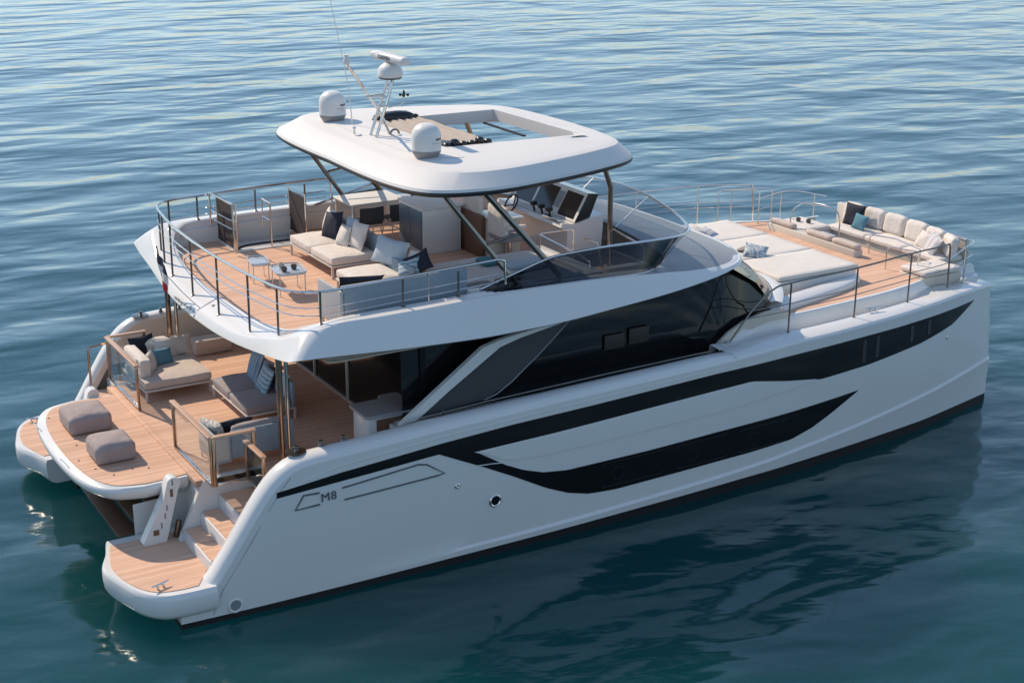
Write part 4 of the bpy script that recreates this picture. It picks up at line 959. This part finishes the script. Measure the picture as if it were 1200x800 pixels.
# bow rails
for sg in (-1, 1):
    br = [(11.8, 3.86, 2.85), (12.3, 3.9, 3.45), (12.75, 3.92, 3.78), (13.2, 3.92, 3.85), (14.9, 3.84, 3.88), (16.6, 3.62, 3.90), (17.6, 3.42, 3.86), (18.0, 3.32, 3.84), (18.15, 3.28, 3.75), (18.2, 3.27, 2.86)]
    brl = MB().tube(crom([(x, sg*y, z) for x, y, z in br], 4), .019, 8); obj('bow_rail', brl, DKSTEEL if sg < 0 else STEEL, Y)
    for dz in (.42, .56):
        obj('bow_mid_rail', MB().tube([(x, sg*y, z-dz) for x, y, z in ((12.26 if dz < .5 else 12.16, 3.89, 3.83), (13.2, 3.92, 3.85), (14.9, 3.84, 3.88), (16.6, 3.62, 3.90), (17.6, 3.42, 3.86), (18.15, 3.29, 3.84))], .009, 6), DKSTEEL if sg < 0 else STEEL, Y)
    for x, y, zt in ((13.2, 3.92, 3.85), (15.0, 3.83, 3.88), (16.7, 3.60, 3.9)):
        s = MB().tube([(x, sg*y, 2.82), (x, sg*y, zt)], .017, 8); s.lathe((x, sg*y, 2.82), [(.05, 0), (.05, .02), (.02, .04)], 10); obj('bow_stanchion', s, DKSTEEL if sg < 0 else STEEL, Y)
    # pulpit section round the nose
    pp = [(18.2, 3.22, 3.45), (18.9, 3.06, 3.62), (19.35, 2.85, 3.62), (19.5, 2.55, 3.6), (19.55, 2.1, 3.62)]
    q = MB().tube(crom([(x, sg*y, z) for x, y, z in pp], 4), .018, 8); q.tube([(x, sg*y, z-.28) for x, y, z in pp], .010, 6)
    for x, y in ((18.9, 3.06), (19.5, 2.5)): q.tube([(x, sg*y, 2.75), (x, sg*y, 3.6)], .015, 6)
    obj('pulpit_rail', q, STEEL, Y)
    cleat((15.6, sg*3.75, 2.84), Y, R(-6)*-sg, 1.2, 'bow_cleat'); cleat((18.95, sg*3.0, 2.78), Y, R(20), 1.1, 'bow_cleat')
    fl = MB().box((11.62, sg*4.42, 2.70), (11.86, sg*4.34, 2.78), .02); obj('fairlead', fl, DKSTEEL, Y)

# port boarding gate rails at the foredeck (visible beyond the sunpad)
for x in (16.9, 17.3):
    q = MB().tube([(x, 3.05, 2.98), (x, 3.05, 3.82), (x+.06, 3.02, 3.88), (x+.9, 2.7, 3.86), (x+.95, 2.65, 3.8), (x+.95, 2.65, 2.98)], .016, 8); obj('gate_hoop', q, STEEL, Y)

# bow settee structure
bset = bpy.data.objects.new('bow_settee', None); COL.objects.link(bset); bset.parent = Y
obj('seat_base', MB().box((18.82, -2.5, 2.84), (19.6, 1.6, 3.08), .04), CREAM, bset)
obj('back_frame', MB().box((19.56, -2.45, 2.84), (19.68, 1.75, 3.55), .04), CREAM, bset)
obj('aft_bench', MB().box((17.75, -.85, 2.84), (18.02, 2.2, 3.16), .03), CREAM, bset)
obj('side_base', MB().box((18.0, 1.05, 2.84), (18.85, 2.3, 3.08), .04), CREAM, bset)
obj('side_base', MB().box((17.75, -3.0, 2.84), (18.9, -2.25, 3.06), .04), CREAM, bset)
hoop = MB()
for pts in ([(17.9, 1.55, 3.1), (17.95, 1.5, 3.6), (18.3, 1.35, 3.75), (18.42, .5, 3.7), (18.45, .42, 3.0)],):
    hoop.tube(crom(pts, 4), .018, 8)
obj('settee_grab_rail', hoop, STEEL, bset)
for pts in ([(18.3, -.75, 2.9), (18.3, -.75, 3.4), (18.36, -.8, 3.44), (18.5, -1.35, 3.46), (18.3, -2.3, 3.46), (18.2, -2.4, 3.4), (18.2, -2.42, 2.9)], [(17.7, -1.9, 3.0), (17.7, -1.9, 3.45), (17.76, -1.95, 3.5), (18.0, -2.45, 3.5), (18.05, -2.5, 3.45), (18.05, -2.5, 3.0)]):
    obj('table_frame', MB().tube(pts, .014, 8), STEEL, bset)

# ------------------------------------------------------------------ loose things
exec_later = []
# --- cockpit
def modular(name, label, loc, w, d, seats, back, fab, frame, group=None, hseat=.40, backh=.78, backm=None):
    """sofa facing -x: local x depth (0..d), y 0..-w ; back on +x side"""
    t = thing(name, label, 'sofa', loc, 0, group)
    fr = MB(); z = hseat-.17
    fr.box((0, -w, z-.035), (d, 0, z), .008); obj('frame', fr, frame, t)
    for x in (.03, d-.03):
        for y in (-.03, -w+.03): obj('leg', MB().box((x-.02, y-.02, 0), (x+.02, y+.02, z-.035)), frame, t)
    sw_ = w/seats
    for i in range(seats): obj('seat_cushion', cushion(.0, d-.10 if back else d, -sw_*(i+1)+.008, -sw_*i-.008, z, hseat, .02, .05, 8, i), fab, t)
    if back: obj('backrest', MB().box((d-.09, -w, z), (d-.02, 0, backh), .02), backm or MESH, t)
    return t
# port daybed sofa (faces starboard): own build
t = thing('daybed_sofa', 'wide beige daybed sofa piled with pillows on port side of the cockpit', 'sofa', (1.98, 1.35, 1.72))
obj('frame', MB().box((0, 0, .20), (1.32, 1.55, .24), .01), ALU, t)
for x in (.03, 1.29):
    for y in (.03, 1.52): obj('leg', MB().box((x-.018, y-.018, 0), (x+.018, y+.018, .2)), ALU, t)
obj('seat_cushion', cushion(0, 1.34, 0, 1.35, .24, .42, .02, .06, 10, 1), BEIGE, t)
obj('back_cushion', cushion(.0, .24, .25, 1.35, .40, .78, .02, .07, 8, 2), WFAB, t)
obj('back_cushion', cushion(.25, .95, 1.30, 1.52, .40, .78, .02, .07, 8, 3), WFAB, t)
pillow('large navy pillow standing at the corner of the cockpit daybed', 'pillow', (2.38, 2.72, 2.36), (.25, -1, .25), .55, .5, .17, NAVY, seed=1)
pillow('small white pillow leaning on the aft arm of the cockpit daybed', 'pillow', (2.32, 2.02, 2.30), (.7, -.6, .35), .40, .38, .14, WFAB, roll=8, seed=2)
pillow('teal blue pillow in the middle of the cockpit daybed', 'pillow', (2.62, 2.22, 2.29), (.3, -.9, .45), .46, .34, .14, BLUEFAB, roll=-6, seed=3)
pillow('cream pillow behind the teal pillow on the cockpit daybed', 'pillow', (2.80, 2.58, 2.32), (.1, -.95, .3), .48, .42, .15, WFAB, seed=4)
pillow('square taupe pillow at the forward end of the cockpit daybed', 'pillow', (3.12, 2.60, 2.34), (-.1, -.95, .25), .44, .42, .16, BEIGE, seed=5)
pillow('taupe pillow at the aft end of the cockpit daybed beside the teak capped glass', 'pillow', (2.12, 1.80, 2.30), (.6, -.7, .3), .36, .38, .16, BEIGE, seed=6)
# centre two-seater
modular('two_seat_sofa', 'two seat grey cockpit sofa with striped blue pillows in overhang shade', (3.20, 1.10, 1.72), 1.86, .98, 2, True, GREYFAB, ALU, hseat=.40, backh=.72)
pillow('tall blue pillow with vertical stripes on the grey cockpit sofa', 'pillow', (3.92, .62, 2.36), (-1, .1, .35), .60, .62, .20, STRIPE1, roll=4, seed=7)
pillow('aqua pillow with horizontal stripes on the grey cockpit sofa beside the post', 'pillow', (3.84, -.08, 2.33), (-1, .05, .4), .56, .56, .19, STRIPE2, roll=-5, seed=8)
pillow('plain grey back pillow behind the vertical striped pillow', 'pillow', (4.02, .30, 2.36), (-1, 0, .2), .6, .48, .14, GREYFAB, seed=9)
pillow('pale grey back pillow at the starboard end of the grey cockpit sofa', 'pillow', (4.02, -.45, 2.34), (-1, 0, .25), .5, .46, .14, PALEBLUE, seed=10)
# starboard sofa seen from behind (faces port)
t = thing('rope_back_sofa', 'grey cockpit sofa with blue rope back beside the starboard stair gate', 'sofa', (2.02, -2.42, 1.72))
obj('frame', MB().box((0, 0, .20), (1.42, .85, .24), .01), ALU, t)
for x in (.03, 1.39):
    for y in (.03, .82): obj('leg', MB().box((x-.018, y-.018, 0), (x+.018, y+.018, .2)), ALU, t)
obj('seat_cushion', cushion(.1, 1.40, .08, .85, .24, .42, .02, .06, 8, 4), GREYFAB, t)
obj('rope_back', MB().box((.28, -.02, .2), (1.42, .04, .70), .025, 3), MESH, t)
obj('woven_arm', MB().box((-.02, -.02, .15), (.04, .8, .66), .02, 3), WOVEN, t)
obj('woven_corner', MB().box((.0, -.025, .15), (.28, .035, .66), .02, 3), WOVEN, t)
obj('back_cushion', cushion(.35, 1.40, .05, .22, .4, .74, .02, .06, 8, 5), GREYFAB, t)
pillow('rolled white printed pillow on the rope back sofa behind the glass gate', 'pillow', (2.18, -1.92, 2.32), (.9, .2, .35), .62, .34, .2, PATTERN, seed=11)
pillow('navy pillow slouched on the rope back cockpit sofa', 'pillow', (2.52, -2.0, 2.32), (.2, .8, .55), .66, .4, .17, NAVY, roll=-5, seed=12)
# poufs
for i, (x0, x1, y0, y1, lab) in enumerate(((.46, 1.24, .66, 1.52, 'taupe square pouf nearer the port edge of the stern platform'), (.50, 1.21, -.88, -.14, 'taupe square pouf nearer the starboard edge of the stern platform'))):
    mb = cushion(x0-(x0+x1)/2, x1-(x0+x1)/2, y0-(y0+y1)/2, y1-(y0+y1)/2, 0, .35, .05, .10, 14, i)
    o = obj('pouf', mb, POUF, ang=70); o.location = ((x0+x1)/2-.16, (y0+y1)/2-.28, 1.702); tag(o, lab, 'pouf', 'poufs on the stern platform')
# flag
fl = thing('ensign_flag', 'small french tricolour ensign hanging on its staff at the flybridge stern', 'flag', (2.46, 1.16, 3.66))
obj('flag_staff', MB().tube([(0.05, 0, -.1), (-.12, 0, 1.15)], .014, 8), DKSTEEL, fl)
fm = [mat('flag_navy', (.022, .024, .05), .9, var=.1), mat('flag_white', (.70, .68, .66), .9, var=.03), mat('flag_red', (.45, .02, .03), .9, var=.1)]
for k in range(3):
    rows = []
    for i in range(7):
        u = (k+i/6)/3
        rows.append([(-.13-.02*math.sin(j*1.1+u*5)+.05*u, -.04-.46*j/8*(1-.3*u)+.02*math.sin(u*7+j), 1.06-.66*u-.16*j/8) for j in range(9)])
    front = rows; backr = [[(a+.006, b, c) for a, b, c in r] for r in rows]
    obj('flag_band', MB().loft(front).loft(backr), fm[k], fl, ang=80)

# --- fly furniture
mark()
modular('white_two_seat_sofa', 'two seat white cushioned sofa facing aft on the flybridge, loaded with pillows', (5.46, 2.30, 3.95), 2.06, 1.05, 2, True, WFAB, ALU, hseat=.42, backh=.72)
pillow('white pillow at the port end of the flybridge two seat sofa', 'pillow', (6.22, 2.05, 4.62), (-1, .2, .35), .5, .5, .16, WFAB, seed=13)
pillow('big navy pillow on the flybridge two seat sofa', 'pillow', (6.10, 1.60, 4.62), (-1, -.15, .35), .62, .56, .18, NAVY, roll=10, seed=14)
pillow('small white pillow in front on the flybridge two seat sofa', 'pillow', (6.06, .98, 4.56), (-1, -.15, .4), .40, .42, .15, WFAB, seed=15)
pillow('white pillow at the starboard end of the flybridge two seat sofa', 'pillow', (6.20, .62, 4.62), (-1, -.1, .3), .50, .54, .17, WFAB, seed=16)
pillow('pale blue pillow wedged behind the small white one on the flybridge', 'pillow', (6.28, 1.12, 4.64), (-1, 0, .3), .42, .46, .14, PALEBLUE, seed=17)
t = thing('chaise_seat', 'single white armless lounge seat between the flybridge two seat sofa and starboard rail', 'lounge seat', (5.24, -.42, 3.95))
obj('frame', MB().box((0, -1.0, .20), (.95, 0, .24), .01), ALU, t)
for x in (.03, .92):
    for y in (-.03, -.97): obj('leg', MB().box((x-.018, y-.018, 0), (x+.018, y+.018, .2)), ALU, t)
obj('seat_cushion', cushion(0, .92, -1.0, 0.0, .24, .42, .03, .06, 10, 6), WFAB, t)
obj('back_board', MB().box((.93, -1.3, .2), (.97, .02, .62), .01), MESH, t)
pillow('wide white back pillow on the single flybridge lounge seat', 'pillow', (6.22, -.72, 4.62), (-1, -.35, .35), .85, .52, .18, PALEBLUE, roll=-3, seed=18)
pillow('navy pillow lying against the forward corner of the single lounge seat', 'pillow', (6.38, -1.52, 4.58), (-.7, -.5, .5), .5, .42, .15, NAVY, roll=35, seed=19)
pillow('blue white striped pillow in front of the navy corner pillow', 'pillow', (6.22, -1.45, 4.50), (-.8, -.4, .6), .46, .36, .14, STRIPE2, roll=20, seed=20)
pillow('small white pillow peeping out behind the striped corner pillow', 'pillow', (6.45, -1.18, 4.56), (-1, -.2, .3), .36, .36, .13, WFAB, seed=21)
shift()
# sofa along the starboard rail seen from behind
t = thing('rail_sofa', 'long sofa with blue grey rope back along the starboard flybridge rail', 'sofa', (4.0, -3.36, ZF))
obj('frame', MB().box((0, 0, .20), (2.35, .9, .24), .01), ALU, t)
for x in (.03, 1.2, 2.32):
    for y in (.03, .87): obj('leg', MB().box((x-.018, y-.018, 0), (x+.018, y+.018, .2)), ALU, t)
obj('seat_cushion', cushion(.05, 1.2, .1, .9, .24, .42, .02, .06, 8, 7), WFAB, t)
obj('rope_back', MB().box((.04, -.03, .16), (1.60, .03, .86), .025, 3).box((1.62, -.03, .16), (2.35, .03, .88), .025, 3), MESH, t)
obj('woven_arm', MB().box((-.03, -.03, .16), (.03, .92, .80), .02, 3), WOVEN, t)
obj('back_cap', MB().tube([(0, 0, .87), (1.55, 0, .875)], .028, 8), ALU, t)
pillow('navy pillow on the seat of the long rope back sofa by the flybridge rail', 'pillow', (4.55, -2.90, 4.80), (.1, .85, .5), .8, .42, .16, NAVY, roll=2, seed=22)
mark()
# side tables
def side_table(name, label, loc, w, d, h, rz, tray=True):
    t = thing(name, label, 'side table', loc, rz)
    obj('table_top', slab(rpoly(rect(-w/2, w/2, -d/2, d/2), min(w, d)*.3), h-.02, h, .008), TABLETOP, t)
    if tray: obj('tray_rim', MB().tube([(p[0], p[1], h+.02) for p in rpoly(rect(-w/2, w/2, -d/2, d/2), min(w, d)*.3)], .012, 6, True), TABLETOP, t)
    for x in (-w*.42, w*.42):
        q = MB().tube([(x, -d*.4, h-.02), (x, -d*.4, .012), (x, d*.4, .012), (x, d*.4, h-.02)], .010, 6); obj('leg', q, ALU, t)
    return t
side_table('side_table', 'empty pale side table on wire legs nearer the port side of the flybridge', (4.28, .92, 3.95), .34, .58, .36, R(-10))
side_table('side_table', 'pale side table carrying brown cups beside the rail sofa', (4.47, -.08, 3.95), .55, .72, .42, R(-8))
for i, (dx, dy, lab) in enumerate(((-.06, .18, 'brown ceramic cup on the flybridge side table, nearer port'), (.1, -.02, 'brown ceramic cup in the middle of the flybridge side table'), (-.12, -.1, 'brown ceramic cup nearest the rail on the flybridge side table'))):
    o = obj('cup', MB().lathe((0, 0, 0), [(.035, 0), (.055, .03), (.05, .085), (.042, .085), (.04, .03), (.0, .025)], 16), LAMPG if i else BEIGE); o.location = (4.47+dx, -.08+dy, 4.372); tag(o, lab, 'cup', 'cups on the flybridge side table')
# dining table and chairs
t = thing('dining_table', 'pale rectangular flybridge dining table under the aft edge of the hardtop', 'dining table', (7.62, 3.15, 3.95))
obj('table_top', slab(rpoly(rect(-.62, .62, -.48, .48), .06), .70, .745, .012), GELROUGH, t)
for x in (-.55, .55):
    for y in (-.42, .42): obj('leg', MB().box((x-.03, y-.03, 0), (x+.03, y+.03, .70), .005), ALU, t)
def dchair(label, loc, rz):
    t = thing('dining_chair', label, 'chair', loc, rz, 'chairs around the flybridge dining table')
    obj('seat', MB().box((-.24, -.24, .40), (.24, .24, .46), .03, 3), DKCHAIR, t)
    obj('backrest', MB().loft([[(.20+.05*(1-abs(k/4-1)), -.26+.52*k/8, z) for k in range(9)] for z in (.46, .62, .76)]).loft([[(.235+.05*(1-abs(k/4-1)), -.26+.52*k/8, z) for k in range(9)] for z in (.76, .62, .46)]), DKCHAIR, t)
    for x in (-.22, .22):
        for y in (-.22, .22): obj('leg', MB().tube([(x*.85, y*.85, .42), (x*1.1, y*1.1, 0)], .014, 6), ALU, t)
dchair('charcoal dining chair tucked at the aft starboard side of the flybridge table', (7.25, 2.45, 3.95), R(-90))
dchair('charcoal dining chair tucked at the forward starboard side of the flybridge table', (7.92, 2.45, 3.95), R(-90))
dchair('charcoal dining chair at the forward end of the flybridge table', (8.5, 3.1, 3.95), 0)
# towel on settee
o = obj('folded_towel', cushion(-.22, .22, -.2, .2, 0, .09, .02, .04, 8, 9), TOWEL, ang=70); o.location = (7.85, -1.55, 4.385); tag(o, 'crumpled dark teal towel on the starboard flybridge settee', 'towel')
o = obj('folded_towel', cushion(-.40, .40, -.22, .22, 0, .07, .02, .03, 8, 10), PALEBLUE, ang=70); o.location = (8.35, -1.95, 4.385); tag(o, 'flat pale blue towel spread on the starboard flybridge settee', 'towel')

shift()
# --- foredeck loose things
t = thing('sunpad', 'large cream three panel sunbathing mattress on the foredeck coachroof', 'sunpad', (0, 0, 3.262))
for i, (y0, y1) in enumerate(((-2.26, -.78), (-.77, .72), (.73, 2.24))):
    x0 = 14.42 if i else 14.34
    obj('mattress_panel', cushion(x0, 16.55, y0, y1, 0, .10, .012, .03, 10, i), PADFAB, t, ang=60)
pillow('printed blue white pillow lying in the middle of the foredeck sunpad', 'pillow', (15.05, -.62, 3.44), (-.25, -.45, .85), .52, .46, .2, PATBLUE, upv=(.6, .5, .3), seed=23)
pillow('grey pillow tucked under the printed one on the foredeck sunpad', 'pillow', (15.12, -.32, 3.42), (0, .1, 1), .48, .44, .14, GREYFAB, upv=(1, .3, 0), seed=24)
pillow('white pillow lying at the port aft corner of the foredeck sunpad', 'pillow', (15.0, 1.55, 3.42), (-.1, -.2, 1), .6, .48, .18, WFAB, upv=(1, .2, 0), seed=25)
pillow('lilac white pillow beside the white one at the port edge of the foredeck sunpad', 'pillow', (15.25, 1.30, 3.42), (.1, -.3, 1), .42, .36, .14, STRIPE3, upv=(1, .4, 0), seed=26)
# bow cushions
seatsY = [(1.15, -.05), (-.07, -1.25), (-1.27, -2.45)]
labs = ['port', 'middle', 'starboard']
for i, (a, b) in enumerate(seatsY):
    o = obj('seat_cushion', cushion(-.35, .38, (b-a)/2, (a-b)/2, 0, .13, .015, .045, 8, 20+i), WFAB, ang=60); o.location = (19.12, (a+b)/2, 3.082)
    tag(o, ('cream seat cushion under the navy pillow on the bow settee', 'cream seat cushion in the middle of the bow settee', 'cream seat cushion at the starboard end of the bow settee')[i], 'seat cushion', 'seat cushions of the bow settee')
backs = [(19.46, 1.05, .62, 0, 'cream back cushion behind the navy pillow at the bow'), (19.50, .38, .62, 0, 'cream bow back cushion next to the small teal pillow'), (19.50, -.30, .66, 0, 'cream bow back cushion, third from the port end'), (19.46, -1.02, .66, -4, 'cream bow back cushion just to port of the striped pillow'), (19.36, -1.68, .62, -12, 'cream bow back cushion behind the striped pillow'), (19.18, -2.28, .58, -28, 'cream bow back cushion at the starboard end')]
for i, (x, y, w, rz, lab) in enumerate(backs):
    mb = cushion(-.11, .11, -w/2, w/2, 0, .46, .02, .08, 8, 30+i)
    o = obj('back_cushion', mb, WFAB, ang=60); o.location = (x, y, 3.20); o.rotation_euler = (0, R(10), R(rz)); tag(o, lab, 'back cushion', 'back cushions of the bow settee')
pillow('large navy pillow on the bow settee', 'pillow', (19.22, .78, 3.47), (-1, -.1, .3), .58, .55, .17, NAVY, seed=40)
pillow('small teal pillow beside the navy one on the bow settee', 'pillow', (19.05, .38, 3.40), (-1, -.1, .4), .42, .38, .14, BLUEFAB, roll=-4, seed=41)
pillow('striped white blue pillow at the starboard end of the bow settee', 'pillow', (19.02, -1.98, 3.42), (-.9, .35, .4), .55, .5, .17, STRIPE3, roll=-12, seed=42)
pillow('plain white pillow behind the striped one on the bow settee', 'pillow', (19.18, -1.55, 3.38), (-1, .1, .4), .46, .42, .15, WFAB, roll=-8, seed=43)
o = obj('bench_cushion', cushion(-.55, .55, -.38, .38, 0, .12, .015, .045, 8, 50), WFAB, ang=60); o.location = (18.3, -2.65, 3.07); tag(o, 'cream seat pad at the starboard side of the bow nearest the rail', 'seat cushion')
o = obj('bench_cushion', cushion(-.42, .42, -.55, .55, 0, .12, .015, .045, 8, 51), WFAB, ang=60); o.location = (18.42, 1.65, 3.07); tag(o, 'cream seat pad at the port side of the bow with cups on it', 'seat cushion')
for i, (y, lab) in enumerate(((1.75, 'slim bolster on the aft bow bench, port one'), (.45, 'slim bolster in the middle of the aft bow bench'), (-.45, 'slim bolster on the aft bow bench, starboard one'))):
    o = obj('bolster', cushion(-.09, .09, -.42, .42, 0, .12, .01, .05, 8, 60+i), BEIGE, ang=60); o.location = (17.88, y, 3.162); tag(o, lab, 'bolster', 'bolsters on the aft bow bench')
o = obj('folded_towel', cushion(-.14, .14, -.26, .26, 0, .07, .01, .03, 8, 70), PALEBLUE, ang=60); o.location = (18.2, .62, 3.10); tag(o, 'folded pale blue towel between bench and bow settee', 'towel')
for i, (x, y, lab) in enumerate(((18.35, 1.75, 'brown cup on the port bow seat pad'), (18.45, 1.5, 'brown bowl beside the cup on the port bow seat pad'))):
    o = obj('cup', MB().lathe((0, 0, 0), [(.04, 0), (.06, .03), (.055, .09), (.045, .09), (.04, .03), (0, .02)], 14), LAMPG); o.location = (x, y, 3.205); tag(o, lab, 'cup', 'cups at the bow')
